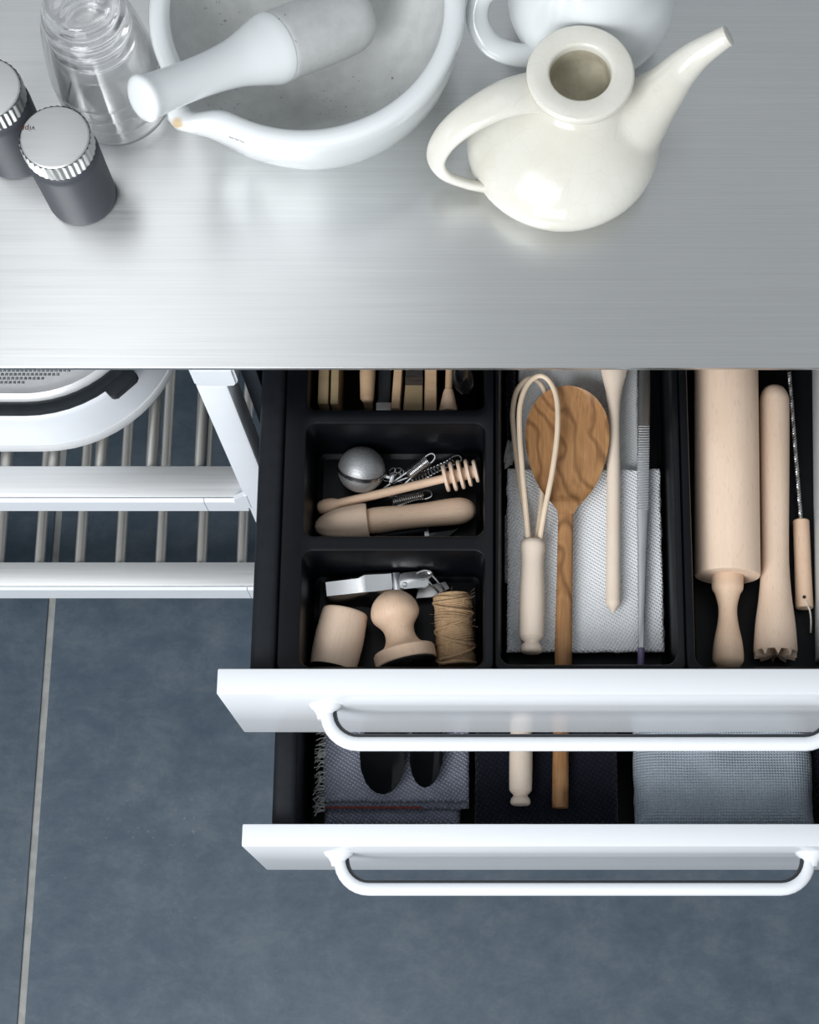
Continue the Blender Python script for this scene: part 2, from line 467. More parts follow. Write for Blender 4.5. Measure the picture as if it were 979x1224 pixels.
# ================================================================== DRAWER CABINET
CX0, CX1 = -.2645, .4045
cab = thing('drawer_cabinet', 'white fronted drawer cabinet under the worktop with two drawers pulled out', 'cabinet', (0, YE, 0))
for x0, x1 in ((CX0, CX0 + .016), (CX1 - .016, CX1)):
    bm = B(); box(bm, x0, x1, .040, .62, .40, .9138, .001); link('side_panel', bm, 'carcass', cab)
bm = B(); box(bm, CX0 + .016, CX1 - .016, .605, .62, .40, .9139); link('back_panel', bm, 'carcass', cab)
bm = B(); box(bm, CX0 + .016, CX1 - .016, .004, .605, .40, .416); link('bottom_panel', bm, 'carcass', cab)
for x in (CX0 + .03, CX1 - .03):
    for y in (.05, .56):
        bm = B(); lathe(bm, [(0, .02), (.01, .022), (.39, .015), (.4005, .015)], 20, 'Z', origin=(x, y, 0)); link('foot', bm, 'frame', cab)

def drawer(yf, ztop, zbot, thick, side_top, zfloor, hz, hx0, hx1, out, zwh):
    """yf: world y of the front face"""
    y0 = yf - YE
    back = .56 + (yf - YE) + .02
    sx0, sx1 = -.2385, .3785
    bm = B(); box(bm, sx0 + .024, sx1 - .024, y0 + thick, back, zfloor - .008, zfloor)
    box(bm, sx0 + .024, sx1 - .024, back - .012, back, zfloor - .0005, side_top)
    d = link('drawer', bm, 'black', cab)
    bm = B(); box(bm, CX0, CX1, y0, y0 + thick, zbot, ztop, .0016); link('drawer_front', bm, 'white', d)
    for a, b in ((sx0, sx0 + .0245), (sx1 - .0245, sx1)):
        bm = B(); box(bm, a, b, y0 + thick - .0005, back, zfloor - .02, side_top, .0065, 4); link('drawer_side', bm, 'side', d)
    # bow handle: two cone feet and a rounded bar
    r = .0069; rb = .030
    bm = B()
    path = [(hx0, y0 - .006, hz), (hx0 + .001, y0 - (out - rb) * .8 - .004, hz)]
    for k in range(9):
        t = R(90 * k / 8)
        path.append((hx0 + .002 + rb - rb * math.cos(t), y0 - (out - rb) - rb * math.sin(t), hz))
    right = [(hx0 + hx1 - x, y, z) for x, y, z in path][::-1]
    pts = path + right
    tube(bm, pts, r, 14, flat=(1, 1.15), up=(0, 0, 1))
    for hx in (hx0, hx1):
        L = []
        for yy, rr in ((.0004, .0165), (-.003, .0145), (-.006, .0105), (-.010, .008), (-.014, r)):
            L.append([Vector((hx + rr * math.cos(t), y0 + yy, hz + rr * math.sin(t))) for t in [2 * math.pi * k / 20 for k in range(20)]])
        rings(bm, L)
    link('handle', bm, 'white', d)
    # dark rubber grip lining on the inner side of the bow
    bm = B(); L = []
    inner = []
    P = [Vector(p) for p in pts]
    for i in range(2, len(P) - 2):
        t = (P[i + 1] - P[i - 1]).normalized(); n = Vector((-t.y, t.x, 0))
        if n.y < 0 and abs(t.x) > .5: n = -n
        inner.append(P[i] + n * (r - .0008))
    tube(bm, inner, .0032, 8, flat=(1, 1.5), up=(0, 0, 1)); link('grip_lining', bm, 'rubber', d)
    return d
D1Y = at(261.3, 829.8, .868).y; D2Y = at(288.1, 1011.7, .663).y
T1, T2 = .024, .0225
ST1, ST2 = .846, .640                                  # tops of the drawer sides
F1, F2 = .760, .475                                    # drawer bottoms
drawer(D1Y, .868, .679, T1, ST1, F1, .817, -.1697, .3100, .0365, 0)
drawer(D2Y, .663, .4580, T2, ST2, F2, .6105, -.1719, .3121, .0365, 0)

# ================================================================== TRAYS in the upper drawer
TZ, TF = .846, .767                                    # rim and floor heights
def px_x(px, py): return at(px, py, TZ).x
def px_y(py): return at(489, py, TZ).y
def tray(name, label, x0, x1, y0, y1, holes):
    """moulded tray: rim plate with rounded wells"""
    cx, cy = (x0 + x1) / 2, y0
    t = thing(name, label, 'drawer insert', (cx, cy, TF - .0065))
    zr, zf = TZ - TF + .0065, .0065
    bm = B(); allE = []
    def loop(pts, z): return [bm.verts.new((p[0] - cx, p[1] - cy, z)) for p in pts]
    def close(vs): return [bm.edges.new((vs[i], vs[(i + 1) % len(vs)])) for i in range(len(vs))]
    def bridge(a, b):
        for i in range(len(a)): bm.faces.new((a[i], a[(i + 1) % len(a)], b[(i + 1) % len(a)], b[i]))
    outer = loop(rrect(x0 + .001, x1 - .001, y0 + .001, y1 - .001, .006), zr)
    allE += close(outer)
    o1 = loop(rrect(x0, x1, y0, y1, .006), zr - .002); o2 = loop(rrect(x0 + .001, x1 - .001, y0 + .001, y1 - .001, .006), 0)
    wells = []
    for hx0, hx1, hy0, hy1, rr in holes:
        h = loop(rrect(hx0 - .003, hx1 + .003, hy0 - .003, hy1 + .003, rr + .003), zr); allE += close(h); wells.append((h, hx0, hx1, hy0, hy1, rr))
    bmesh.ops.triangle_fill(bm, use_beauty=True, edges=allE)
    bridge(outer, o1); bridge(o1, o2); bm.faces.new(o2)
    for h, hx0, hx1, hy0, hy1, rr in wells:
        prev = h
        for ins, z in ((-.001, zr - .0008), (0, zr - .003), (.0025, zf + .009), (.0045, zf + .0035), (.009, zf)):
            q = loop(rrect(hx0 + ins, hx1 - ins, hy0 + ins, hy1 - ins, max(rr - ins * .6, .003)), z); bridge(prev, q); prev = q
        bm.faces.new(prev)
    link('moulded_shell', bm, 'black', t, 30)
    return t
TY0 = D1Y + T1 + .003
xl0, xl1 = -.2135, -.0115
hx0, hx1 = px_x(362.5, 650), px_x(578.5, 650)
c1 = (hx0, hx1, px_y(489), px_y(489) + .125, .008)
c2 = (hx0, hx1, px_y(640), px_y(507), .010)
c3 = (hx0, hx1, px_y(797), px_y(659), .010)
TY1 = D1Y + T1 + .525
tray('cutlery_tray', 'black moulded drawer tray with three square wells, on the left side of the drawer', xl0, xl1, TY0 - .0, TY1, [(c3[0], c3[1], TY0 + .004, c3[3], .01), c2, c1])
mx0, mx1 = px_x(597, 620), px_x(806, 620)
tray('cutlery_tray', 'black moulded drawer tray with one long well holding the white cloths, in the middle', -.0105, px_x(815, 620), TY0, TY1, [(mx0, mx1, TY0 + .006, TY1 - .006, .012)])
rx0, rx1 = px_x(826.5, 620), .345
tray('cutlery_tray', 'black moulded drawer tray under the rolling pin, at the right end of the drawer', px_x(815.5, 620), .3535, TY0, TY1, [(rx0, rx1, TY0 + .004, TY1 - .006, .010)])

# ================================================================== well 2: infuser, dipper, reamer, coil whisks
# tea infuser
p = at(432, 561, TF + .0240)
k = mpp(p); r = 28 * k
inf = thing('tea_infuser', 'round wire mesh tea infuser ball lying in the middle left well', 'tea infuser', (p.x, p.y, TF), (0, 0, R(-14)))
def hemi(s, flat=1.0):
    pr = []
    for i in range(10):
        t = R(90 * i / 9); pr.append((s * r * .95 * math.sin(t) + s * .0008, r * math.cos(t) if i < 9 else 0))
    bm = B(); L = []
    for a, rr in pr:
        L.append([Vector((rr * math.cos(u), a, rr * math.sin(u))) for u in [2 * math.pi * q / 40 for q in range(40)]] if rr > 1e-6 else [Vector((0, a, 0))])
    rings(bm, L, True, False); return bm
def tip_(o):
    o.location = (0, 0, r); o.rotation_euler = (R(46), 0, 0)
tip_(link('mesh_half', hemi(1), 'mesh', inf)); tip_(link('mesh_half', hemi(-1), 'mesh', inf))
for dy in (-.0012, .0012):
    bm = B(); tube(bm, [((r + .0004) * math.cos(t), dy, (r + .0004) * math.sin(t)) for t in [2 * math.pi * q / 48 for q in range(48)]], .0009, 6, True); tip_(link('rim_band', bm, 'chrome', inf))
bm = B(); box(bm, r - .001, r + .009, -.002, .002, r * .75, r * .75 + .003, .0006); box(bm, r + .006, r + .010, -.0055, .0055, r * .75 - .002, r * .75 + .004, .001); link('clasp', bm, 'chrome', inf)
bm = B()
lnk = [(29, 6, .3), (34, 11, 1.3), (37, 5, .2), (41, 13, 1.2), (44, 9, .1), (33, 17, 1.0), (39, 20, .5), (44, 17, 1.4)]
for i, (dx, dy, a) in enumerate(lnk):
    c = Vector((dx * k, dy * k - .002, .0022 + (.002 if i % 2 else 0)))
    ax = Vector((math.cos(a), math.sin(a), 0)); bx = Vector((-math.sin(a), math.cos(a), .5)).normalized()
    tube(bm, [c + ax * .0036 * math.cos(t) + bx * .0024 * math.sin(t) for t in [2 * math.pi * q / 14 for q in range(14)]], .0006, 5, True)
c = Vector((41 * k, 1 * k, .001 + .0012))
tube(bm, [c + Vector((.0062 * math.cos(t), .0062 * math.sin(t), 0)) for t in [R(-200 + 290 * q / 16) for q in range(17)]], .0007, 5)
link('chain', bm, 'wire', inf)

# coil whisks
def coil_whisk(loop_px, tail_px, label, z, zt=None, coil=(.14, .55), cr=.0060):
    o, kx, kr, L = lying('coil_whisk', label, 'whisk', loop_px, tail_px, z, zt)
    rw = .0010
    lw = .0042
    bm = B()
    pts = [(L, .006, 0), (L * .55, .0036, 0), (.016, .0030, 0), (.007, lw, 0), (.0015, lw * .72, 0), (0, 0, 0), (.0015, -lw * .72, 0), (.007, -lw, 0), (.016, -.0030, 0), (L * .55, -.0036, 0), (L, -.006, 0)]
    tube(bm, crom(pts, 6), rw, 6); link('wire_loop', bm, 'wire', o)
    bm = B(); n = 15; pts = []
    for i in range(n * 10 + 1):
        t = 2 * math.pi * i / 10; x = L * coil[0] + (coil[1] - coil[0]) * L * i / (n * 10)
        pts.append((x, cr * math.cos(t), cr * math.sin(t)))
    tube(bm, pts, .0007, 5); link('coil', bm, 'wire', o)
    return o
coil_whisk((519, 544), (463, 589), 'small coiled wire whisk with its loop end beside the infuser chain', TF + .0215, TF + .012)
coil_whisk((551, 547), (478, 582), 'small coiled wire whisk lying beneath the honey dipper head', TF + .0054, None, (.12, .9), .0044)
coil_whisk((516, 590), (466, 601), 'small coiled wire whisk between the honey dipper and the reamer handle', TF + .0058, None, (.2, .95), .0048)

# honey dipper
o, kx, kr, L = lying('honey_dipper', 'wooden honey dipper with a grooved head lying across the middle left well', 'honey dipper', (379, 608), (571, 562.5), TF + .0125, TF + .027)
S = L
bm = B(); lathe(bm, smoothprof([(0, 0), (.0015, .005), (.008, .0075), (.016, .007), (.021, .0052), (.0225, .0046)], 4) + [(S * .80, .0042)], 20); link('handle', bm, 'beech2', o)
bm = B(); prof = [(S * .79, .0042), (S * .79 + .0005, .0135)]
n = 5; h0, h1 = S * .79, S
wd = (h1 - h0) / (n * 2 - 1)
rad = [.0138, .0148, .0148, .0138, .0115]
prof = [(h0, .003)]
for i in range(n):
    a = h0 + 2 * i * wd; rr = rad[i]
    prof += [(a, rr * .9), (a + .0008, rr), (a + wd - .0008, rr), (a + wd, rr * .9)]
    if i < n - 1: prof += [(a + wd, .0065), (a + 2 * wd, .0065)]
prof += [(h1 + .0004, .004), (h1 + .0006, 0)]
lathe(bm, prof, 28); link('dipper_head', bm, 'beech', o)

# citrus reamer
o, kx, kr, L = lying('citrus_reamer', 'wooden citrus reamer with pointed head along the front of the middle left well', 'citrus reamer', (376, 630.5), (569, 608.5), TF + .0195)
kx = L / 203.6
bm = B()
hp = smoothprof([(0, 0), (3, 7), (14, 14), (34, 19.5), (62, 22)], 6)
lathe(bm, [(a * kx, r_ * kr) for a, r_ in hp] + [(67 * kx, 21.5 * kr), (67.6 * kx, 13 * kr)], 48, mod=lambda a, t: 1 + .05 * (1 - a / (67 * kx)) ** .5 * abs(math.sin(4 * t)) if a < 66 * kx else 1)
link('reamer_head', bm, 'beech', o)
bm = B()
lathe(bm, [(a * kx, r_ * kr) for a, r_ in smoothprof([(66, 12), (70, 15), (84, 15.8), (110, 14.6), (140, 14.8), (165, 16), (185, 15.8), (197, 11.5), (202, 5.5), (203.5, 0)], 4)], 32)
link('handle', bm, 'beech2', o)
# black bladed peeler below it
o, kx, kr, L = lying('paring_tool', 'small black tool with a glossy curved blade beneath the reamer handle', 'knife', (446, 641), (553, 627), TF + .0045)
bm = B(); lathe(bm, [(0, 0), (.002, .003), (.010, .0040), (L * .55, .0038), (L * .6, .003), (L * .6 + .0005, 0)], 16); link('handle', bm, 'rubber', o)
bm = B(); ol = [(L * .58, .004), (L * .92, .0078), (L * 1.0, .006), (L * .95, -.004), (L * .82, -.0115), (L * .62, -.0135), (L * .58, -.006)]
prism(bm, ol, -.001, .0014, .0005); link('blade', bm, 'blackp', o)
bm = B(); box(bm, L * .565, L * .62, -.008, .006, -.0025, .0018, .0008); link('ferrule', bm, 'tweez', o)

# ================================================================== well 3: press, barrel, stamp, twine
p0 = at(386, 702, TF + .012)
o, kx, kr, L = lying('garlic_press', 'chrome hinged press lying along the back of the front left well', 'kitchen tool', (388, 710), (536, 695.5), TF + .0135)
bm = B()                                               # long handle: a folded channel
def channel(bm, st):
    Ls = []
    for x, w_, zt_, zb_ in st:
        Ls.append([Vector((x, w_, zt_ - .002)), Vector((x, w_ - .002, zt_)), Vector((x, -w_ * .35, zt_ - .0036)), Vector((x, -w_, zb_ + .002)), Vector((x, -w_, zb_)), Vector((x, w_, zb_))])
    rings(bm, Ls)
channel(bm, [(0, .009, .006, -.010), (3 * kx, .0112, .009, -.011), (42 * kx, .0115, .0105, -.011), (50 * kx, .0135, .013, -.010), (60 * kx, .0135, .012, -.009), (76 * kx, .0125, .013, -.008), (82 * kx, .0125, .013, -.008)])
link('handle', bm, 'chrome', o, 25)
bm = B(); lathe(bm, [(-.0125, .006), (-.0115, .0072), (.0115, .0072), (.0125, .006)], 20, 'X'); bmesh.ops.rotate(bm, verts=bm.verts, cent=(0, 0, 0), matrix=Matrix.Rotation(R(90), 3, 'Z')); bmesh.ops.translate(bm, verts=bm.verts, vec=(87 * kx, 0, .004)); link('hinge_barrel', bm, 'chrome', o)
bm = B(); prism(bm, rrect(91 * kx, 126 * kx, -.006, .0102, .004), .008, .012, .0008); prism(bm, [(x, y) for x, y in rrect(91 * kx, 126 * kx, .0078, .0102, .001)], -.006, .009); link('jaw_plate', bm, 'chrome', o)
bm = B(); lathe(bm, [(.0118, .0026), (.0132, .0020), (.0134, 0)], 14, 'Z', origin=(97 * kx, -.0015, 0)); link('rivet', bm, 'chrome', o)
bm = B(); prism(bm, [(108 * kx, -.0135), (128 * kx, -.0135), (150 * kx, -.0065), (145 * kx, .001), (112 * kx, -.003)], -.004, -.0005, .0008); link('lower_plate', bm, 'steel_lid', o)
bm = B(); tube(bm, crom([(112 * kx, .008, .0135), (122 * kx, .0100, .0135), (130 * kx, .007, .0135), (126 * kx, .003, .0135), (116 * kx, .0025, .0135)], 5), .0014, 7); tube(bm, crom([(126 * kx, .009, .013), (134 * kx, .001, .009), (143 * kx, -.008, .002)], 4), .0012, 6); tube(bm, crom([(121 * kx, .004, .013), (128 * kx, -.003, .008), (136 * kx, -.010, .002)], 4), .0012, 6); link('wire_link', bm, 'wire', o)

o, kx, kr, L = lying('wooden_barrel', 'barrel-shaped wooden piece with black end in the front left corner', 'grinder', (413, 731), (398, 797), TF + .0242)
bm = B(); q = L + .001
lathe(bm, [(a, r_) for a, r_ in [(0, 0), (0, .021), (.001, .0218)] + smoothprof([(.002, .0222), (q * .4, .0236), (q * .7, .0235), (q - .002, .0224)], 4) + [(q, .0218), (q, .018), (q - .0012, .018), (q - .0012, 0)]], 40); link('body', bm, 'beech', o)
bm = B(); lathe(bm, [(q - .0013, 0), (q - .0013, .0215), (q + .0005, .0215), (q + .0009, .0205), (q + .0009, 0)], 40); link('end_disc', bm, 'bristle', o)

o, kx, kr, L = lying('wooden_stamp', 'turned wooden stamp with round knob and dark face beside the twine', 'stamp', (466, 706.5), (485, 788), TF + .0300, TF + .0310)
bm = B()
lathe(bm, [(a * kx, r_ * kr) for a, r_ in smoothprof([(0, 0), (3, 13), (12, 24), (24, 29), (33, 28), (41, 22), (47, 18.5), (56, 18), (64, 21), (70, 27), (72, 33)], 4)] + [(73 * kx, 35.5 * kr), (75 * kx, 37 * kr), (88 * kx, 36.8 * kr), (89 * kx, 36 * kr), (89 * kx, 0)], 44); link('body', bm, 'beech2', o)
bm = B(); lathe(bm, [(88.8 * kx, 35 * kr), (90 * kx, 35 * kr)], 44)
for i in range(6): lathe(bm, [(89.8 * kx, (34 - 5.5 * i) * kr), (90.7 * kx, (33.3 - 5.5 * i) * kr), (90.7 * kx, (32 - 5.5 * i) * kr), (89.8 * kx, (31 - 5.5 * i) * kr)], 36)
link('stamp_face', bm, 'bristle', o)

o, kx, kr, L = lying('twine_spool', 'brown jute twine wound in a tall spool in the front left well', 'twine', (540.5, 711), (546, 797), TF + .0213)
rt = 22.6 * kr
bm = B(); lathe(bm, [(.001, rt * .94), (L - .001, rt * .94)], 24); link('core', bm, 'twine', o)
bm = B(); pts = []
turns = 46; n = turns * 20
for i in range(n + 1):
    u = i / n; t = 2 * math.pi * turns * u
    x = .002 + (L - .004) * u + .0035 * math.sin(t + 2.5 * math.sin(u * 9))
    bul = 1 + .03 * math.sin(u * 23) + .012 * math.sin(t * 3.1)
    pts.append((min(max(x, .001), L - .001), rt * .95 * bul * math.cos(t), rt * .95 * bul * math.sin(t)))
tube(bm, pts, .00125, 5)
pts = []
for i in range(12 * 22 + 1):
    u = i / (12 * 22); t = -2 * math.pi * 12 * u
    x = .003 + (L - .006) * (.5 - .5 * math.cos(u * math.pi * 4)) + .006 * math.sin(t)
    pts.append((min(max(x, .001), L - .001), rt * 1.03 * math.cos(t), rt * 1.03 * math.sin(t)))
tube(bm, pts, .0014, 5); link('winding', bm, 'twine', o)
bm = B()
for i in range(26):
    a = random.uniform(0, L); t = random.uniform(R(10), R(170)); b_ = Vector((a, rt * math.cos(t), rt * math.sin(t)))
    d = Vector((random.uniform(-1, .4), math.cos(t), math.sin(t) * .6)).normalized() * random.uniform(.004, .010)
    tube(bm, [b_, b_ + d * .35 + Vector((0, random.uniform(-.001, .001), 0)), b_ + d * .7], .00010, 3)
fz = link('loose_fibres', bm, 'twine', o); fz['kind'] = 'stuff'

# ================================================================== well 1 (half under the worktop)
yb0 = c1[2] + .0072
def stick(name, label, cat, xc, wid, h, length, mat, z=TF, tilt=0, part='blade'):
    """flat stick running backwards from the front wall of the rear left well"""
    t = thing(name, label, cat, (xc, yb0 + .002, z), (0, 0, R(tilt)))
    return t
def wx(px): return at(px, 468, TF + .05).x
KX = mpp(at(460, 468, TF + .04))
t = thing('wooden_tongs', 'olive wood tongs of two thin slats at the left of the rear well', 'tongs', (wx(392), yb0 + .002, TF + .0006))
for px, wd_ in ((387, 12.5), (400.5, 9.5)):
    x = wx(px) - wx(392)
    bm = B(); box(bm, x - wd_ * KX / 2, x + wd_ * KX / 2, .005, .100, .0005, .055, .0012); link('arm', bm, 'olive', t)
bm = B(); box(bm, wx(385) - wx(392), wx(400.5) - wx(392), .088, .098, .012, .042); link('joint_block', bm, 'olive', t)
t = thing('butter_knife', 'light wooden handled utensil standing beside the tongs in the rear well', 'utensil', (wx(439), yb0 + .011, TF + .0006))
bm = B(); lathe(bm, [(-.001, 0), (.0, .0045), (.003, .0068), (.03, .0078), (.09, .0072), (.105, .005), (.1055, 0)], 20); bmesh.ops.rotate(bm, verts=bm.verts, cent=(0, 0, 0), matrix=Matrix.Rotation(R(90), 3, 'Z')); bmesh.ops.translate(bm, verts=bm.verts, vec=(0, 0, .050)); link('handle', bm, 'tan', t)
bm = B(); box(bm, -.0045, .0045, .002, .095, 0.0004, .0465, .001); link('stem', bm, 'tan', t)
t = thing('dough_scraper', 'black scraper with a bright steel end in the middle of the rear well', 'scraper', (wx(458), yb0 + .002, TF + .0006))
bm = B(); box(bm, -.0064, .0064, .012, .11, 0, .040, .002); link('grip', bm, 'rubber', t)
bm = B(); box(bm, -.0075, .0075, .003, .0125, 0, .0395, .0008); link('steel_end', bm, 'satin', t)
t = thing('wooden_stick', 'thin leaning wooden stick left of the pastry brush in the rear well', 'stick', (wx(472.8), yb0 + .004, TF + .0006), (0, 0, R(-3)))
bm = B(); box(bm, -.0042, .0042, 0, .10, 0, .050, .0012); link('shaft', bm, 'tan', t)
t = thing('pastry_brush', 'flat wooden pastry brush with dark bound bristles in the rear well', 'brush', (wx(493), yb0 + .002, TF + .0006))
bm = B(); ol = [(-.0088, 0), (.0100, 0), (.0100, .027), (-.0072, .027)]; prism(bm, ol, .0, .050, .0012); link('handle', bm, 'olive', t)
bm = B(); box(bm, -.0073, .0099, .0272, .031, .0, .0495); box(bm, -.0073, .0099, .0318, .0355, .0, .0495); link('binding', bm, 'wire', t)
bm = B(); box(bm, -.0070, .0096, .0265, .075, .001, .0488); bs_ = link('bristles', bm, 'bristle', t); bs_['kind'] = 'stuff'
t = thing('wooden_spatula', 'warm brown flat wooden handle right of the pastry brush in the rear well', 'spatula', (wx(514), yb0 + .002, TF + .0006))
bm = B(); prism(bm, [(-.0058, 0), (.0065, 0), (.0055, .105), (-.0055, .105)], .0, .046, .0012); link('blade', bm, 'tan', t)
t = thing('ball_whisk', 'small whisk with a flared wooden end and wire head in the rear well', 'whisk', (wx(536), yb0 + .002, TF + .0006))
bm = B(); lathe(bm, [(0, 0), (0, .0085), (.002, .0092), (.020, .0055), (.023, .0045), (.024, 0)], 22); bmesh.ops.rotate(bm, verts=bm.verts, cent=(0, 0, 0), matrix=Matrix.Rotation(R(90), 3, 'Z')); bmesh.ops.translate(bm, verts=bm.verts, vec=(0, 0, .046)); link('grip', bm, 'beech2', t)
bm = B(); tube(bm, [(0, .022, .046), (.002, .10, .046)], .0036, 12); box(bm, -.004, .004, .004, .02, 0, .04); link('shaft', bm, 'tan', t)
t = thing('teaspoon', 'bright steel spoon tip in the right corner of the rear well', 'spoon', (wx(556), yb0 + .022, TF + .038), (R(-8), 0, R(8)))
bm = B(); L_ = []
for i in range(9):
    u = i / 8; y = .055 * u; wv = .0105 * math.sqrt(max(0, 1 - (2 * min(u, .62) / 1.24 - .5) ** 2 * 3.6)) if u < .9 else .004
    wv = max(wv, .0022); dz = -.005 * math.sin(math.pi * min(1, u * 1.1))
    L_.append([Vector((wv * math.cos(a), y, .004 + dz * (1 - abs(math.cos(a))) + (.0006 if math.sin(a) < 0 else 0))) for a in [2 * math.pi * q / 12 for q in range(12)]])
rings(bm, L_); tube(bm, [(0, .05, .004), (0, .085, .010)], .0022, 8); link('bowl', bm, 'chrome', t)
bm = B(); box(bm, -.003, .003, .01, .05, -.029, .0, .001); link('rest_foot', bm, 'rubber', t)

# ================================================================== middle tray: cloths, whisk, spoon, stick, tweezers
def cloth(name, label, x0, x1, y0, y1, layers, mat, amp=.0008, seed=0, rr=.006, cat='cloth', group=None, nx=44, ny=44, zb=0.0):
    """folded cloth: soft slabs stacked on each other; layers = (inset left, right, front, back, thickness)"""
    cx, cy = (x0 + x1) / 2, (y0 + y1) / 2
    t = thing(name, label, cat, (cx, cy, zb))
    z = 0.0
    for li, (il, ir, if_, ib, th) in enumerate(layers):
        a0, a1, b0, b1 = x0 + il - cx, x1 - ir - cx, y0 + if_ - cy, y1 - ib - cy
        bm = B(); top = []; bot = []
        e = th * .5
        for j in range(ny + 1):
            rt_, rb_ = [], []
            for i in range(nx + 1):
                u, v = i / nx, j / ny
                # denser samples near the rim so the fold edge is round
                us = .5 - .5 * math.cos(math.pi * u); vs = .5 - .5 * math.cos(math.pi * v)
                x = a0 + (a1 - a0) * us; y = b0 + (b1 - b0) * vs
                d = min(x - a0, a1 - x, y - b0, b1 - y)
                q = min(1, d / e); prof = math.sqrt(max(0, 1 - (1 - q) ** 2))
                wob = amp * mnoise.noise(Vector((x * 30 + seed, y * 30, li * 3.1))) * 2
                ed = .0012 * mnoise.noise(Vector((x * 90, y * 90, li + seed)))
                sx = ed if d < e else 0
                cr = max(0, min(1, d / .03))
                rt_.append(bm.verts.new((x + sx, y + sx, z + e + e * prof + wob * cr + (amp * .6 if cr < 1 else 0) * 0)))
                rb_.append(bm.verts.new((x + sx, y + sx, z + e - e * prof + 0)) if 0 < i < nx and 0 < j < ny else rt_[-1])
            top.append(rt_); bot.append(rb_)
        for j in range(ny):
            for i in range(nx):
                bm.faces.new((top[j][i], top[j][i + 1], top[j + 1][i + 1], top[j + 1][i]))
                q = (bot[j][i], bot[j + 1][i], bot[j + 1][i + 1], bot[j][i + 1])
                if len(set(q)) == 4 and not all(v in top[j] + top[j + 1] for v in q): bm.faces.new(q)
        link('fold', bm, mat, t, 180)
        z += th * .97
    return t, z + amp + .0004
# back cloth (smooth weave), running under the worktop
ZC = TF + .0010
pA, pB = at(620, 600, ZC + .008), at(766, 600, ZC + .008)
t, h = cloth('dish_cloth', 'smooth white woven cloth under the worktop edge behind the knitted cloth', pA.x, pB.x, at(489, 585, ZC).y, TY1 - .018, [(0, 0, 0, 0, .0075)], 'weave_white', .0005, 3, zb=ZC)
ZB = ZC + h
# front knitted cloth, folded in three
pa, pb = at(600, 778, ZC + .02), at(798, 778, ZC + .02)
x0_, x1_ = pa.x - .0, pb.x; y0_, y1_ = at(489, 780, ZC + .016).y, at(489, 559, ZC + .022).y
t, h = cloth('dish_cloth', 'white chevron knitted cloth folded flat beneath the wooden utensils', max(x0_, mx0 + .007), min(x1_, mx1 - .0065), y0_, y1_, [(.004, 0, .004, .0, .006), (.0, .001, .0, .0, .006)], 'knit_white', .0009, 9, zb=ZB)
ZK = ZB + h + .0006
# the folded-in left flap peeps out
bm = B(); box(bm, -.0035, .004, -.036, .036, 0, .006, .0025, 3)
fp = link('side_flap', bm, 'knit_white', t); pq = at(600, 655, ZB); fp.location = (mx0 + .0085 - t.location.x, pq.y - t.location.y, -.0055)
# dark cloth with a pale tuft in the rear left corner
pn = at(612, 500, ZC + .03)
t, h = cloth('napkin', 'dark navy napkin with a grey tassel fringe behind the whisk loops', mx0 + .007, pA.x - .0006, at(489, 545, ZC + .02).y, TY1 - .022, [(0, .003, 0, 0, .010), (0, .003, .002, 0, .010)], 'knit_navy', .0004, 5, nx=16, ny=30, zb=ZC)
bm = B()
bx, by = (mx0 + pA.x) / 2 - t.location.x + .003, at(604, 527, ZC + .03).y - t.location.y
for i in range(30):
    a = random.uniform(-.0075, .0075); s = Vector((bx + a * .6, by + random.uniform(-.002, .004), .0215)); l = random.uniform(.016, .026)
    e_ = s + Vector((a * .4 - .001, -l, -.004 + random.uniform(-.002, .004)))
    tube(bm, crom([s, (s + e_) / 2 + Vector((random.uniform(-.002, .002), 0, .002)), e_], 3), .0007, 4)
f_ = link('fringe', bm, 'fringe', t); f_['kind'] = 'stuff'

# whisk
def whisk(name, label, a, b, z, wpx):
    o, kx, kr, L = lying(name, label, 'whisk', a, b, z)
    s = wpx / 32
    bm = B(); pr = smoothprof([(0, 0), (1, 10), (4, 13.5), (9, 13), (13, 10), (15, 10.2), (19, 14), (26, 15.5), (70, 15.8), (110, 14.2), (128, 15.8), (134, 15), (138, 11), (139.5, 0)], 4)
    f = L / (139.5)
    lathe(bm, [(x * f, r_ * kr * s) for x, r_ in pr], 32); link('handle', bm, 'pale', o)
    return o, f, kr, L
o, f, kr, L = whisk('wooden_whisk', 'pale wooden whisk with two bent cane loops lying on the white cloth', (635, 782), (637, 644), ZK + .0128, 31)
inv = None
def to_local(o, p):
    m = Matrix.LocRotScale(o.location, o.rotation_euler, None); return m.inverted() @ p
def cane(pl, r_=.0027):
    bm = B(); P = [to_local(o, at(px, py, ZK + dz)) for px, py, dz in pl]
    tube(bm, crom(P, 7), r_, 10); return bm
link('loop', cane([(632, 652, .014), (628, 605, .021), (624, 560, .026), (621, 515, .028), (622, 483, .030), (631, 459, .030), (645, 449, .030), (658, 457, .030), (666, 480, .030), (666, 520, .029), (660, 565, .0275), (651, 610, .0235), (644, 652, .014)]), 'cane', o)
link('loop', cane([(634, 652, .011), (627, 610, .007), (619, 560, .005), (614, 515, .008), (613, 490, .010), (618, 467, .011), (631, 453, .011), (643, 456, .009), (651, 468, .006), (654, 490, .0042), (652, 540, .0036), (647, 600, .0036), (641, 650, .010)]), 'cane', o)

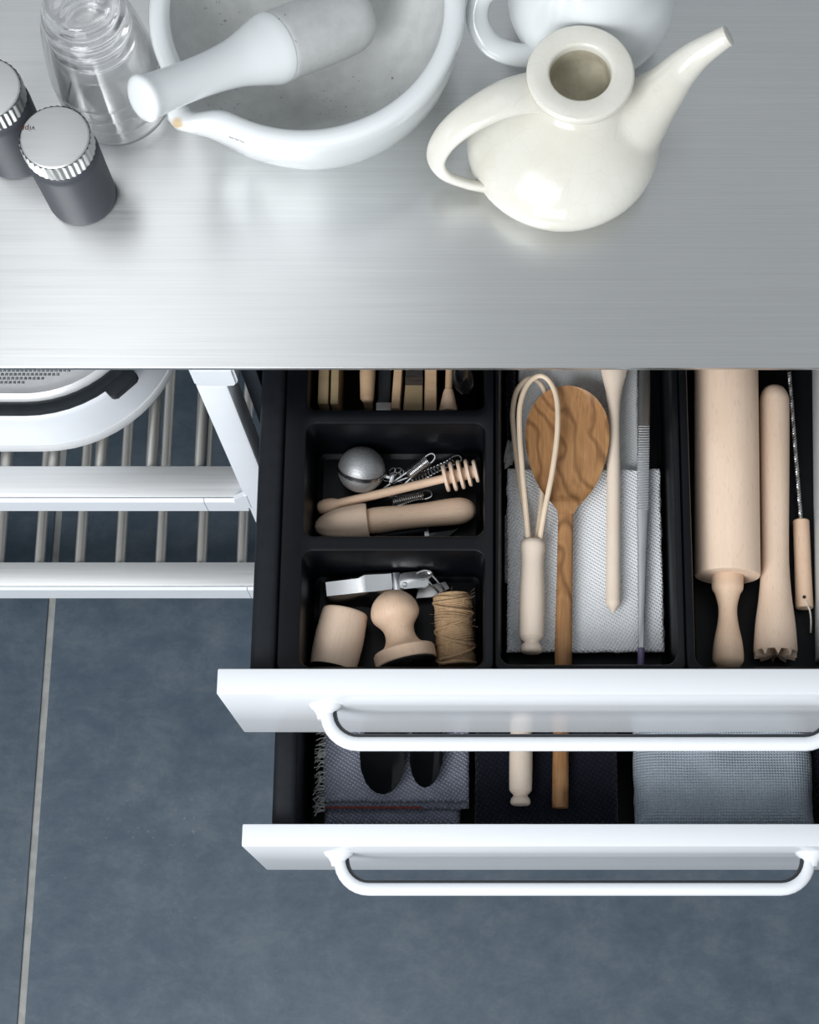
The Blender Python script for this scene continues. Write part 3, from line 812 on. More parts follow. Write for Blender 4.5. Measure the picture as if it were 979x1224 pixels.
# teak spoon
o, kx, kr, L = lying('wooden_spoon', 'large teak spoon with a round swirled bowl lying on the white cloth', 'spoon', (673, 803), (679, 464), ZK + .0078, ZK + .0170)
hand = 189 * kx
bm = B(); L_ = []
for i, (x, wv, h_) in enumerate([(0, 8.5, .0050), (2, 10, .0062), (20, 10.3, .0066), (100, 9.6, .0064), (180, 9.2, .006), (192, 10.5, .0055)]):
    L_.append([Vector((x * kx, wv * kr * math.copysign(abs(math.cos(a)) ** .7, math.cos(a)), h_ * math.sin(a))) for a in [2 * math.pi * q / 20 for q in range(20)]])
rings(bm, L_); link('handle', bm, 'teak', o)
bm = B()
outl = []
st = [(184, 9.5), (192, 14), (204, 25), (218, 34.5), (234, 42), (254, 48), (274, 50.7), (292, 50), (308, 45.5), (322, 37), (332, 26), (338, 12), (340, 0)]
st = smoothprof(st, 3)
nU = 13
topg, botg = [], []
for x, wv in st:
    rt_, rb_ = [], []
    for k_ in range(nU):
        s = -1 + 2 * k_ / (nU - 1)
        y = wv * kr * s
        uu = ((x - 264) / 76) ** 2; inside = max(0, 1 - max(s * s, uu if x > 200 else 1))
        bowl = .0062 * min(1, inside * 1.3) if x > 200 else 0
        rt_.append(bm.verts.new((x * kx, y, .0062 - bowl)))
        ok = max(0, 1 - s * s)
        under = .0095 * math.sqrt(ok) * min(1, max(.25, (1 - uu) * 1.4))
        rb_.append(bm.verts.new((x * kx, y * .97, .0045 - under)))
    topg.append(rt_); botg.append(rb_)
for j in range(len(st) - 1):
    for k_ in range(nU - 1):
        bm.faces.new((topg[j][k_], topg[j][k_ + 1], topg[j + 1][k_ + 1], topg[j + 1][k_]))
        bm.faces.new((botg[j][k_], botg[j + 1][k_], botg[j + 1][k_ + 1], botg[j][k_ + 1]))
    for k_ in (0, nU - 1): bm.faces.new((topg[j][k_], topg[j + 1][k_], botg[j + 1][k_], botg[j][k_]))
bm.faces.new(topg[0] + botg[0][::-1])
bmesh.ops.remove_doubles(bm, verts=bm.verts, dist=1e-5)
link('bowl', bm, 'teak', o, 60)

# pale stick
o, kx, kr, L = lying('stirring_stick', 'slender pale wooden stirring stick with a pointed tip on the white cloth', 'stirrer', (733, 733), (734, 430), ZK + .0086)
bm = B(); lathe(bm, [(x * kx, r_ * kr) for x, r_ in [(0, 0), (.6, .8), (9.5, 8.2), (12, 8.9)] + smoothprof([(14, 9), (80, 8.6), (160, 8.4), (215, 7.8), (245, 8.2), (265, 10.5), (282, 14.5), (303, 18)], 4) + [(303.5, 0)]], 28, mod=lambda a, t: 1 if a < 240 * kx or abs(math.sin(t)) < .3 else 1 - .35 * min(1, (a - 240 * kx) / (60 * kx)) * abs(math.sin(t)))
link('shaft', bm, 'pale', o)

# tweezers
o, kx, kr, L = lying('kitchen_tweezers', 'long steel kitchen tweezers with a ribbed grip right of the stirring stick', 'tweezers', (766, 796), (770.5, 425), ZK + .0068)
for s in (1, -1):
    bm = B(); L_ = []
    for x, wv in ((8, 3.0), (25, 3.3), (60, 3.8), (130, 5.2), (180, 6.6), (286, 7.2), (330, 7.2), (371, 6.0)):
        u = x / 371; zc = s * (.0012 + .0040 * math.sin(math.pi * min(1, max(0, (u - .02) / 1.0))) ** .8 * (1 if u < .96 else .4))
        hh = .0008
        L_.append([Vector((x * kx, wv * kr * a, zc + hh * b_)) for a, b_ in ((1, -1), (1, .4), (.8, 1), (-.8, 1), (-1, .4), (-1, -1))])
    rings(bm, L_); link('arm', bm, 'tweez', o)
bm = B()
for i in range(34):
    x = (180 + i * 3.05) * kx; u = (180 + i * 3.05) / 371
    z0 = .0012 + .0040 * math.sin(math.pi * min(1, u)) ** .8 + .0006
    box(bm, x, x + 1.7 * kx, -6.7 * kr, 6.7 * kr, z0, z0 + .0009, .0002, 1)
link('grip_ribs', bm, 'tweez', o)
bm = B(); lathe(bm, [(-1 * kx, 0), (0, 2.8 * kr), (2 * kx, 4 * kr), (20 * kx, 4.2 * kr), (21 * kx, 3 * kr)], 16); link('tip_cap', bm, 'purple', o)

# ================================================================== right tray: rolling pin, muddler, skewer, board
zr = TF + .0330
o, kx, kr, L = lying('rolling_pin', 'large pale rolling pin with a turned handle in the right hand tray', 'rolling pin', (870.5, 812), (869, 600), zr)
ra = 39.5 * kr
x_end = 121 * kx
bm = B(); lathe(bm, [(x_end + .0008, 0), (x_end + .0008, 17 * kr), (x_end, ra - .0022), (x_end + .0006, ra - .0008), (x_end + .0024, ra), (x_end + .30, ra), (x_end + .301, ra - .002), (x_end + .301, 0)], 64); link('roller', bm, 'beech', o)
for d, s0 in ((1, x_end + .002), (-1, x_end + .299)):
    bm = B(); pr = smoothprof([(0, 19.2), (8, 19), (17, 18.6), (24, 14.8), (40, 11.2), (58, 12.4), (80, 17), (98, 18.7), (105, 17), (110, 11), (111.5, 5)], 4)
    lathe(bm, [(s0 - d * a * kx, r_ * kr) for a, r_ in pr] + [(s0 - d * 112 * kx, 0)], 36); link('handle', bm, 'beech2', o)

o, kx, kr, L = lying('muddler', 'pale wooden muddler with a toothed end right of the rolling pin', 'muddler', (927, 787), (925.5, 460), TF + .0215)
bm = B()
pr = [(0, 21)] + smoothprof([(6, 25.2), (12, 25.6), (40, 23.5), (70, 19.5), (105, 16.8), (140, 16.4), (200, 17.3), (260, 18), (300, 18.2), (313, 17), (322, 12), (326, 5)], 4) + [(327, 0)]
n = 40; L_ = []
for x, r_ in pr[1:-1]:
    L_.append([Vector((x * kx, r_ * kr * math.cos(t), r_ * kr * math.sin(t))) for t in [2 * math.pi * q / n for q in range(n)]])
L_.append([Vector((327 * kx, 0, 0))])
rows = rings(bm, L_, False, False)
# toothed end: radial ridges
rim = rows[0]
pk = []
mid, ctr = [], bm.verts.new((5 * kx, 0, 0))
for i in range(n):
    t = 2 * math.pi * i / n; up_ = (i % 4) in (2,); half = (i % 4) in (1, 3)
    a = (0 if up_ else (8 if half else 16)) * kx
    rim[i].co = Vector((a + (0 if up_ else 0), 25 * kr * math.cos(t), 25 * kr * math.sin(t)))
    mid.append(bm.verts.new(((1 if up_ else (6.5 if half else 12)) * kx, 12 * kr * math.cos(t), 12 * kr * math.sin(t))))
for i in range(n):
    j = (i + 1) % n
    bm.faces.new((rim[i], mid[i], mid[j], rim[j])); bm.faces.new((mid[i], ctr, mid[j]))
link('body', bm, 'beech', o, 32)

sk = thing('skewer', 'twisted steel skewer with a small wooden handle at the right of the muddler', 'skewer', at(963, 727, TF + .0096), (0, 0, 0))
A = at(961.5, 727, TF + .0096); Bq = at(957.5, 622, TF + .0096); Cq = at(943, 440, TF + .0096)
A.z = Bq.z = Cq.z = TF + .0096
sk.location = A
d = Bq - A; sk.rotation_euler = (0, 0, math.atan2(d.y, d.x)); L = d.length; kr = mpp(A)
bm = B(); lathe(bm, [(0, 0), (0, .0080), (.0012, .0088), (L * .5, .0083), (L - .001, .0082), (L, .0074), (L, 0)], 24); link('handle', bm, 'beech2', sk)
bm = B(); c_ = to_local(sk, Cq); ax = (c_ - Vector((L, 0, 0))); nl = ax.length; ax.normalize(); sd = Vector((-ax.y, ax.x, 0))
for ph in (0, math.pi):
    pts = []
    for i in range(361):
        u = i / 360; t = 2 * math.pi * 30 * u + ph
        pts.append(Vector((L - .004, 0, 0)) + ax * (nl * u + .0) + (sd * math.cos(t) + Vector((0, 0, 1)) * math.sin(t)) * .0012)
    tube(bm, pts, .0013, 6)
link('twisted_rod', bm, 'wire', sk)
bm = B(); lathe(bm, [(.0070, .0018), (.0088, .0018)], 12, 'Z', origin=(.009, .001, 0)); link('cord_hole', bm, 'bristle', sk)
lp = lambda px, py, z: to_local(sk, at(px, py, z))
bm = B(); tube(bm, crom([lp(962, 714, TF + .0155), lp(963, 718, TF + .0182), lp(968, 730, TF + .0165), lp(969.5, 744, TF + .012), lp(969, 756, TF + .004)], 5), .0009, 6); link('cord', bm, 'cord', sk)

bo = thing('board', 'pale grey flat board standing on edge at the far right of the drawer', 'board', (0, 0, 0))
p0, p1 = at(970.5, 447, TF), at(974.2, 797, TF)
bo.location = (p1.x, p1.y, TF); bo.rotation_euler = (0, 0, math.atan2(p0.y - p1.y, p0.x - p1.x) - math.pi / 2)
bm = B(); box(bm, 0, .016, .004, .33, .0004, .838 - TF, .0015); link('panel', bm, 'board', bo)
bm = B(); lathe(bm, [(.838 - TF - .002, .0022), (.838 - TF + .0004, .0022)], 12, 'Z', origin=(.006, .010, 0)); link('hanging_hole', bm, 'bristle', bo)

# ================================================================== LOWER DRAWER
DB = F2 + .0003
LZ = .585
yfr = D2Y + T2 + .004
# slate knitted cloth, folded
xa, xb = at(384, 930, LZ).x, at(560, 930, LZ).x
ya = at(489, 985, .56).y - .004
rowy = lambda row, z: at(489, row, z).y - yfr - .002
t, h = cloth('dish_cloth', 'slate grey knitted cloth with a side fringe, folded in the lower drawer', xa, xb, yfr + .002, yfr + .30, [(0, .010, 0, 0, .030), (0, .010, .0, .004, .028), (.0, .010, rowy(986, .545), .006, .020), (0, .0, rowy(966, .565), .01, .011), (0, .0, rowy(957, .575), .01, .012)], 'knit_grey', .0012, 21, zb=DB)
hz_ = h
bm = B(); zl = (.030 + .028 + .020 + .011) * .97
L0 = Vector((xa - t.location.x + .004, yfr + .002 + rowy(966, .565) + .001 - t.location.y, zl + .0005)); L1 = Vector((xb - t.location.x - .05, yfr + .002 + rowy(966, .565) + .001 - t.location.y, zl + .0005))
tube(bm, [L0, L1], .0012, 6); link('red_edging', bm, 'red', t)
bm = B()
for i in range(150):
    y = yfr + .022 + random.uniform(0, .20); l = random.uniform(.007, .013)
    s = Vector((xa - t.location.x + .003, y - t.location.y, h - .005 + random.uniform(-.003, .0035)))
    tube(bm, [s, s + Vector((-l * .6, random.uniform(-.003, .002), .0006)), s + Vector((-l, random.uniform(-.006, .002), -.003))], .0007, 4)
f_ = link('fringe', bm, 'fringe', t); f_['kind'] = 'stuff'
ZS = DB + h + .001
# black ladles / serving spoons
for (px, py, wpx, rz_, lab) in ((459, 951, 54, 3, 'glossy black serving spoon lying on the slate cloth beside its fringe'), (508, 943, 41, -2, 'smaller glossy black serving spoon on the right of the slate cloth')):
    p = at(px, py, ZS + .006); kk = mpp(p)
    s_ = thing('serving_spoon', lab, 'spoon', (p.x, p.y, ZS + .0055), (0, 0, R(rz_)))
    bm = B(); tg, bg_ = [], []
    W = wpx * kk / 2; LL = .085
    prof = [(0, 0.02), (.02, .30), (.07, .55), (.16, .78), (.32, .96), (.5, 1), (.7, .9), (.85, .62), (.95, .3), (1, .16)]
    for u, f_ in prof:
        rt_, rb_ = [], []
        for q in range(11):
            s = -1 + .2 * q; x = W * f_ * s; dep = .0085 * (1 - s * s) * min(1, 4 * u * (1 - u))
            rt_.append(bm.verts.new((x, LL * u, .0095 - dep))); rb_.append(bm.verts.new((x * .98, LL * u, .0078 - dep * 1.03)))
        tg.append(rt_); bg_.append(rb_)
    for j in range(len(prof) - 1):
        for q in range(10):
            bm.faces.new((tg[j][q], tg[j][q + 1], tg[j + 1][q + 1], tg[j + 1][q])); bm.faces.new((bg_[j][q], bg_[j + 1][q], bg_[j + 1][q + 1], bg_[j][q + 1]))
        for q in (0, 10): bm.faces.new((tg[j][q], tg[j + 1][q], bg_[j + 1][q], bg_[j][q]))
    bm.faces.new(tg[0] + bg_[0][::-1]); bm.faces.new(tg[-1] + bg_[-1][::-1])
    link('bowl', bm, 'blackp', s_, 40)
    bm = B(); tube(bm, crom([(0, LL * .96, .0085), (0, LL + .06, .014), (0, LL + .17, .006)], 6), .0045, 10, flat=(1.1, .6), up=(0, 0, 1)); link('handle', bm, 'blackp', s_)
# navy cloth
xa2, xb2 = at(565, 930, LZ).x + .002, at(742, 930, LZ).x
t, h = cloth('dish_cloth', 'dark navy knitted cloth folded in the middle of the lower drawer', xa2, xb2, yfr + .006, yfr + .30, [(0, 0, 0, 0, .035), (0, 0, .001, 0, .035), (.0, .002, .004, 0, .018)], 'knit_navy', .0012, 33, zb=DB)
ZN = DB + h + .0012
o, f, kr, L = whisk('wooden_whisk', 'pale wooden whisk handle lying on the navy cloth in the lower drawer', (622, 963.5), (623.5, 838), ZN + .0125, 28)
bm = B(); q = L
for sgn, up_ in ((1, .002), (-1, -.002)):
    tube(bm, crom([(q - .004, .006 * sgn, up_ * .5), (q + .05, .010 * sgn, 0), (q + .105, .010 * sgn, 0), (q + .125, 0, up_), (q + .105, -.010 * sgn, 0), (q + .05, -.010 * sgn, 0), (q - .004, -.004 * sgn, up_)], 6), .0024, 8)
link('loops', bm, 'cane', o)
o, kx, kr, L = lying('wooden_spoon', 'brown wooden spoon handle lying on the navy cloth in the lower drawer', 'spoon', (669.5, 966), (671, 838), ZN + .0092)
bm = B(); lathe(bm, [(0, 0), (0, 8.8 * kr), (1.5 * kx, 9.7 * kr), (60 * kx, 9.6 * kr), (160 * kx, 9 * kr)], 22, mod=lambda a, t: 1 - .25 * abs(math.sin(t))); link('handle', bm, 'teak', o)
bm = B(); L_ = []
for x, wv in ((158, 9), (175, 22), (200, 26), (230, 28), (255, 22), (268, 8)):
    L_.append([Vector((x * kx, wv * kr * math.cos(a), .0045 * math.sin(a))) for a in [2 * math.pi * q / 18 for q in range(18)]])
rings(bm, L_); link('bowl', bm, 'teak', o)
# grey towel
xa3 = at(761, 930, LZ + .01).x; xb3 = at(979, 930, LZ + .01).x - .0
t, h = cloth('towel', 'thick grey ribbed towel folded at the right of the lower drawer', xa3, xb3, yfr + .002, yfr + .29, [(.004, .004, .001, 0, .048), (0, 0, .004, 0, .050)], 'terry', .0030, 41, cat='towel', zb=DB, nx=60, ny=60)
bm = B(); xg = xb3 - t.location.x + .004
box(bm, xg, xg + .03, -.14, .14, 0, .07, .01, 3)
# a second dark cloth beyond it
bm.free()
t, h = cloth('dish_cloth', 'dark folded cloth right of the grey towel at the frame edge', xb3 + .003, .350, yfr + .004, yfr + .28, [(0, 0, 0, 0, .045), (0, 0, 0, 0, .03)], 'knit_navy', .001, 51, zb=DB, nx=20, ny=30)

# ================================================================== ROASTER on the upper shelf
RZ = ZU + .0005
yfront = at(60, 540, RZ + .004).y
xr_ = at(214, 447, RZ + .03).x
ro = thing('roasting_dish', 'white roasting dish with black rim seal and dimpled clear lid on the upper shelf', 'roasting dish', (-.80, yfront, RZ))
def rl(ins, z, n=14, rad=.155):
    return [Vector((x + .80, y - yfront, z)) for x, y in rrect(-1.02 + ins, xr_ - ins, yfront + ins, yfront + .40 - ins, rad - ins, n)]
RH = .098
bm = B(); rings(bm, [rl(.03, 0), rl(.006, .0), rl(.001, .002), rl(-.0012, .008), rl(-.0015, .022), rl(-.0003, .0245), rl(.006, .0246)], True, False)
link('base_tray', bm, 'board', ro, 40)
bm = B(); rings(bm, [rl(.006, .024), rl(.0005, .0245), rl(.0015, .034), rl(.004, .060), rl(.007, RH - .012), rl(.009, RH - .006), rl(.012, RH - .004), rl(.03, RH - .004)], True, False)
link('basin', bm, 'frame', ro, 40)
bm = B(); rings(bm, [rl(.0105, RH - .0045), rl(.010, RH), rl(.012, RH + .004), rl(.020, RH + .0055), rl(.0235, RH + .004), rl(.0245, RH - .002)], True, True); link('rim_seal', bm, 'rubber', ro, 50)
bm = B(); rings(bm, [rl(.0245, RH - .0015), rl(.024, RH + .007), rl(.026, RH + .011), rl(.030, RH + .0135), rl(.036, RH + .0115), rl(.040, RH + .0115)], True, True); link('lid', bm, 'satin', ro, 50)
bm = B(); sp = .0047
zt_ = RH + .0115
nx_ = int((xr_ + .70) / sp)
for j in range(26):
    for i in range(nx_):
        x = -.70 + i * sp + (sp / 2 if j % 2 else 0) + .80; y = .044 + j * sp
        # keep inside the rounded corner
        cxr, cyr, rr = xr_ + .80 - .155, .155, .155 - .046
        if x > cxr and y < cyr and math.hypot(x - cxr, y - cyr) > rr: continue
        if x > xr_ + .80 - .046: continue
        h = .0016; e = .0019
        b4 = [bm.verts.new((x + a * e, y + b_ * e, zt_ - .0002)) for a, b_ in ((-1, -1), (1, -1), (1, 1), (-1, 1))]
        tp = bm.verts.new((x, y, zt_ + h))
        for q in range(4): bm.faces.new((b4[q], b4[(q + 1) % 4], tp))
dm = link('lid_dimples', bm, 'chrome', ro, 80); dm['kind'] = 'stuff'
# black latch on the rounded corner
pc = at(157, 470, RZ + RH); cxr, cyr = xr_ - .155, yfront + .155
ang = math.atan2(pc.y - cyr, pc.x - cxr)
bm = B(); prism(bm, rrect(-.019, .019, -.010, .010, .005), 0, .009, .002)
la = link('latch', bm, 'rubber', ro); rd = .155 - .006
la.location = (cxr + rd * math.cos(ang) + .80, cyr + rd * math.sin(ang) - yfront, RH - .006); la.rotation_euler = (0, 0, ang + math.pi / 2)

# ================================================================== ON THE WORKTOP
W0 = .9202
# --- shakers
def shaker(base, label, text):
    p = at(*base, W0)
    s = thing('spice_shaker', label, 'shaker', (p.x, p.y, W0), (0, 0, 0))
    H = .118
    bm = B(); lathe(bm, [(0, 0), (0, .0300), (.0015, .0318), (.004, .0325)] + smoothprof([(.006, .0328), (.05, .0332), (.082, .0338), (.0885, .0334), (.0925, .0318), (.094, .0285)], 4) + [(.096, .0262), (.096, 0)], 56, 'Z'); link('body', bm, 'shaker', s)
    bm = B(); nr = 36; seg = nr * 6
    def mod(a, t):
        k_ = (t / (2 * math.pi) * nr) % 1
        return 1 + (.034 * math.cos(2 * math.pi * k_)) * (1 if .0965 < a < H - .0015 else .35)
    lathe(bm, [(.0945, 0), (.0945, .0300), (.0955, .0318), (.100, .0322), (H - .004, .0322), (H - .0012, .0320)], seg, 'Z', mod=mod, cap=False)
    rows_top = [(H - .0012, .0314), (H - .0003, .0306), (H, .0295), (H, 0)]
    lathe(bm, rows_top, seg, 'Z', cap=False)
    lid = link('ribbed_lid', bm, 'steel_lid', s, 40)
    if text:
        cu = bpy.data.curves.new('lettering', 'FONT'); cu.body = text; cu.size = .0078; cu.extrude = .0001
        cu.align_x = 'CENTER'; cu.align_y = 'CENTER'; cu.space_character = 1.05
        tmp = bpy.data.objects.new('lettering', cu); COL.objects.link(tmp)
        bpy.context.view_layer.update()
        me = bpy.data.meshes.new_from_object(tmp.evaluated_get(bpy.context.evaluated_depsgraph_get()))
        bpy.data.objects.remove(tmp)
        me.name = 'lettering'; me.materials.clear(); me.materials.append(M['ink'])
        o = bpy.data.objects.new('lettering', me); COL.objects.link(o); o.parent = lid
        q = at(33, 153.5, W0 + H)
        o.location = (q.x - p.x, q.y - p.y, H + .0001); o.rotation_euler = (0, 0, math.pi)
    return s
shaker((99, 235), 'grey spice shaker with a lettered steel lid, standing in front near the glasses', 'vipp')
shaker((21, 180), 'grey spice shaker with a ribbed steel lid at the left frame edge', None)

# --- stack of tumblers (upside down)
pg = at(139, 116, W0); kg = mpp(pg); rr0 = 64 * kg
names = ['lowest clear glass tumbler of the upturned stack, resting on the worktop', 'second clear glass tumbler up in the upturned stack behind the shakers', 'third clear glass tumbler up in the upturned stack behind the shakers', 'topmost clear glass tumbler of the upturned stack behind the shakers']
gm = None
for i, lab in enumerate(names):
    if gm is None:
        bm = B(); rb = rr0
        outer = smoothprof([(0, rb), (.02, rb * .965), (.045, rb * .91), (.075, rb * .82), (.098, rb * .70), (.108, rb * .60)], 4)
        tk = .0013
        inner = [(a + (.0 if a < .09 else -.001), r_ - tk) for a, r_ in outer if a < .096]
        lathe(bm, [(0.0003, rb - tk)] + [(0, rb - tk * .5)] + outer + [(.1110, rb * .57), (.112, rb * .5), (.1112, rb * .42), (.1095, rb * .30), (.109, 0)], 56, 'Z', cap=False)
        lathe(bm, [(.0003, rb - tk)] + inner[1:] + [(.0945, rb * .5), (.0935, 0)], 56, 'Z', cap=False)
        g_ = link('glass_tumbler', bm, 'glass', None, 60); gm = g_
    else:
        g_ = gm.copy(); COL.objects.link(g_)
    g_.location = (pg.x, pg.y, W0 + .0195 * i)
    tag(g_, lab, 'glass', 'stacked tumblers')

# --- mortar
pm = at(366, 3, 1.050); RM = 190 * mpp(pm); HM = 1.050 - W0
mo = thing('mortar', 'large white porcelain mortar bowl with a pouring lip, speckled inside', 'mortar', (pm.x, pm.y, W0))
SA = math.atan2(-.80, -.83)                             # direction of the lip
def lip(t):
    d = (t - SA + math.pi) % (2 * math.pi) - math.pi
    return math.exp(-(d / .135) ** 2)
def mrows(prof, nseg=128):
    L_ = []
    for z, r_, kz in prof:
        if r_ < 1e-6: L_.append([Vector((0, 0, z))]); continue
        row = []
        for i in range(nseg):
            t = 2 * math.pi * i / nseg; q = lip(t) * kz
            row.append(Vector(((r_ + .022 * q) * math.cos(t), (r_ + .022 * q) * math.sin(t), z - .010 * q)))
        L_.append(row)
    return L_
bm = B()
rings(bm, mrows([(0, 0, 0), (0, RM * .55, 0), (.003, RM * .60, 0), (.012, RM * .68, 0), (.035, RM * .83, .05), (.065, RM * .93, .2), (.095, RM * .98, .6), (.112, RM * .995, .9), (HM - .006, RM * 1.0, 1), (HM - .002, RM * .988, 1), (HM, RM * .965, 1), (HM - .0005, RM * .915, .95), (HM - .003, RM * .885, .9), (HM - .008, RM * .868, .85)]), False, False)
gm_, nt_, b_ = newmat('white_glaze_with_bare_lip')
dv = N(nt_, 'ShaderNodeVectorMath', operation='DISTANCE'); tc_ = N(nt_, 'ShaderNodeTexCoord'); nt_.links.new(tc_.outputs['Object'], dv.inputs[0])
lr = RM * .985 + .020
dv.inputs[1].default_value = (lr * math.cos(SA + .035), lr * math.sin(SA + .035), HM - .013)
nt_.links.new(ramp(nt_, dv.outputs['Value'], [(.0035, (.55, .42, .25)), (.008, (.69, .72, .73))]), b_.inputs['Base Color'])
b_.inputs['Roughness'].default_value = .16; b_.inputs['Coat Weight'].default_value = .3; b_.inputs['Coat Roughness'].default_value = .08
M['glaze_lip'] = gm_
link('bowl', bm, 'glaze_lip', mo, 60)
bm = B()
rings(bm, mrows([(HM - .0078, RM * .869, .85), (HM - .020, RM * .855, .6), (HM - .045, RM * .79, .2), (HM - .07, RM * .66, 0), (HM - .09, RM * .46, 0), (HM - .098, RM * .25, 0), (HM - .100, 0, 0)]), False, False)
link('unglazed_inside', bm, 'stone', mo, 60)
from mathutils.bvhtree import BVHTree
def on_surface(o, px, py, off=.0002):
    m = Matrix.Translation(o.parent.location if o.parent else o.location)
    t_ = BVHTree.FromPolygons([m @ v.co for v in o.data.vertices], [tuple(p.vertices) for p in o.data.polygons])
    h_, n_, _, _ = t_.ray_cast(Vector((0, 0, CZ)), Vector(ray(px, py)).normalized())
    return (h_ + n_ * off * (1 if n_.z > -.5 and n_.dot(Vector(ray(px, py))) < 0 else -1)) - m.translation
bowl = [c for c in mo.children if c.name.startswith('bowl')][-1]
bm = B()
for stroke in ([(274.5, 163), (276, 165), (278, 164.5), (279.5, 166)], [(281, 165), (283, 167), (286, 167)], [(287, 167.5), (289, 169), (292, 170.5)]):
    tube(bm, [on_surface(bowl, *q_) for q_ in stroke], .0005, 5)
link('maker_mark', bm, 'inkgrey', mo)
# --- pestle
P0 = at(168, 119, 1.106); P1 = at(432, 17, 1.000)
d = P1 - P0
pe = thing('pestle', 'white porcelain pestle with a flared handle resting in the mortar bowl', 'pestle', P0, (0, -math.asin(d.z / d.length), math.atan2(d.y, d.x)))
L = d.length; kr = mpp((P0 + P1) / 2)
f = L / 283
bm = B(); lathe(bm, [(-2.6 * f, 0), (-2.4 * f, 10 * kr), (-1.6 * f, 20 * kr), (0, 25.5 * kr), (2 * f, 27.5 * kr), (5 * f, 28 * kr)] + [(a * f, r_ * kr) for a, r_ in smoothprof([(8, 27.2), (20, 25.2), (50, 24), (85, 25), (115, 29), (140, 37), (155, 42.5), (162, 44)], 4)] + [(164 * f, 44 * kr), (164.3 * f, 42 * kr), (164.3 * f, 0)], 56); link('glazed_handle', bm, 'glaze', pe, 40)
bm = B(); lathe(bm, [(164.2 * f, 0), (164.2 * f, 43 * kr)] + [(a * f, r_ * kr) for a, r_ in smoothprof([(165, 43.6), (210, 44), (250, 43.5), (268, 41), (278, 34), (284, 20), (286, 0)], 5)], 56); link('grinding_head', bm, 'stone', pe, 50)

# --- white jug
pj = at(707, -2, .985); kj = mpp(pj); rj = 100 * kj
ju = thing('white_jug', 'glossy white jug with a round loop handle, behind the teapot', 'jug', (pj.x, pj.y, W0))
bm = B(); lathe(bm, [(0, 0), (0, rj * .52), (.002, rj * .56)] + smoothprof([(.006, rj * .64), (.025, rj * .85), (.05, rj * .97), (.070, rj), (.092, rj * .93), (.12, rj * .79), (.17, rj * .66)], 4) + [(.1715, rj * .64), (.170, rj * .62), (.12, rj * .74), (.07, rj * .94), (.03, rj * .82), (.008, rj * .5), (.007, 0)], 64, 'Z', cap=False); link('body', bm, 'glaze', ju, 50)
def jl(px, py, z): return at(px, py, z) - ju.location
bm = B(); tube(bm, crom([jl(655, 62, .975), jl(622, 66, .980), jl(588, 54, .990), (jl(571, 26, 1.005)), jl(575, -2, 1.020), jl(596, -16, 1.030), jl(640, -26, 1.035)], 8), [.0115] * 8 + [.0112] * 33 + [.0115] * 8, 16, flat=(1.08, .85), up=(0, 0, 1)); link('handle', bm, 'glaze', ju, 60)

# --- teapot
zRing = 1.046
pr_ = at(694, 86, zRing); kt = mpp(pr_)
pb_ = at(673, 166, .962); kb = mpp(pb_); rb = 116 * kb
te = thing('teapot', 'cream crackle-glazed open teapot with long spout and strap handle', 'teapot', (pb_.x, pb_.y, W0))
ox, oy = pr_.x - pb_.x, pr_.y - pb_.y                   # the neck sits off the belly's centre
def trow(z, r_, f_, n=72): return [Vector((ox * f_ + r_ * math.cos(t), oy * f_ + r_ * math.sin(t) * (1 if math.sin(t) < 0 else 1 - .46 * (1 - f_)), z)) for t in [2 * math.pi * q / n for q in range(n)]]
HR = zRing - W0
prT = [(0, rb * .55, 0), (.002, rb * .62, 0), (.010, rb * .80, 0), (.022, rb * .945, 0), (.036, rb * 1.0, .0), (.050, rb * .975, .05), (.064, rb * .88, .18), (.078, rb * .72, .42), (.090, rb * .54, .72), (.098, rb * .435, .92), (.106, rb * .40, 1), (HR - .012, rb * .40, 1)]
zz = [Vector((a, b_, c_)) for a, b_, c_ in prT]
sm = crom(zz, 4)
ro_, ri = 65 * kt, 37 * kt
bm = B(); rings(bm, [trow(HR - .020, rb * .385, 1), trow(HR - .014, rb * .405, 1), trow(HR - .0105, rb * .44, 1), trow(HR - .010, ro_ * .97, 1), trow(HR - .008, ro_, 1), trow(HR - .003, ro_, 1), trow(HR - .0008, ro_ * .985, 1), trow(HR, ro_ * .95, 1), trow(HR + .0003, ri * 1.10, 1), trow(HR - .0006, ri * 1.03, 1), trow(HR - .003, ri, 1), trow(HR - .009, ri * .99, 1)], False, False); link('ring_collar', bm, 'cream', te, 50)
bm = B(); rings(bm, [trow(HR - .0089, ri * .992, 1), trow(HR - .02, ri * 1.0, 1), trow(HR - .030, ri * 1.03, 1), trow(HR - .036, ri * .9, 1), trow(HR - .040, ri * .6, 1), [Vector((ox, oy, HR - .0415))]], False, False); link('stained_inside', bm, 'stain', te, 60)
def tl(px, py, z): return at(px, py, z) - te.location
sp_ = [(tl(722, 160, .966), .0435), (tl(752, 145, .980), .0375), (tl(778, 121, .997), .0275), (tl(797, 102, 1.010), .0215), (tl(812, 85, 1.020), .0175), (tl(834, 65, 1.035), .0138), (tl(862, 47, 1.052), .0105), (tl(870, 42.5, 1.056), .0102)]
P_ = crom([a for a, _ in sp_], 6); Rr = [x[1] for x in smoothprof([(i, r_) for i, (_, r_) in enumerate(sp_)], 6)]
tip, dirn = P_[-1], (P_[-1] - P_[-2]).normalized()
bm = B(); tube(bm, [tip - dirn * .0012, tip, tip + dirn * .0008, tip + dirn * .0003, tip - dirn * .012], [.0101, .0102, .0094, .0080, .0072], 28, cap=False)
link('spout_lip', bm, 'cream', te, 60)
bm = B(); tube(bm, [tip - dirn * .009, tip - dirn * .0085], .0074, 20); link('spout_opening', bm, 'stain', te)
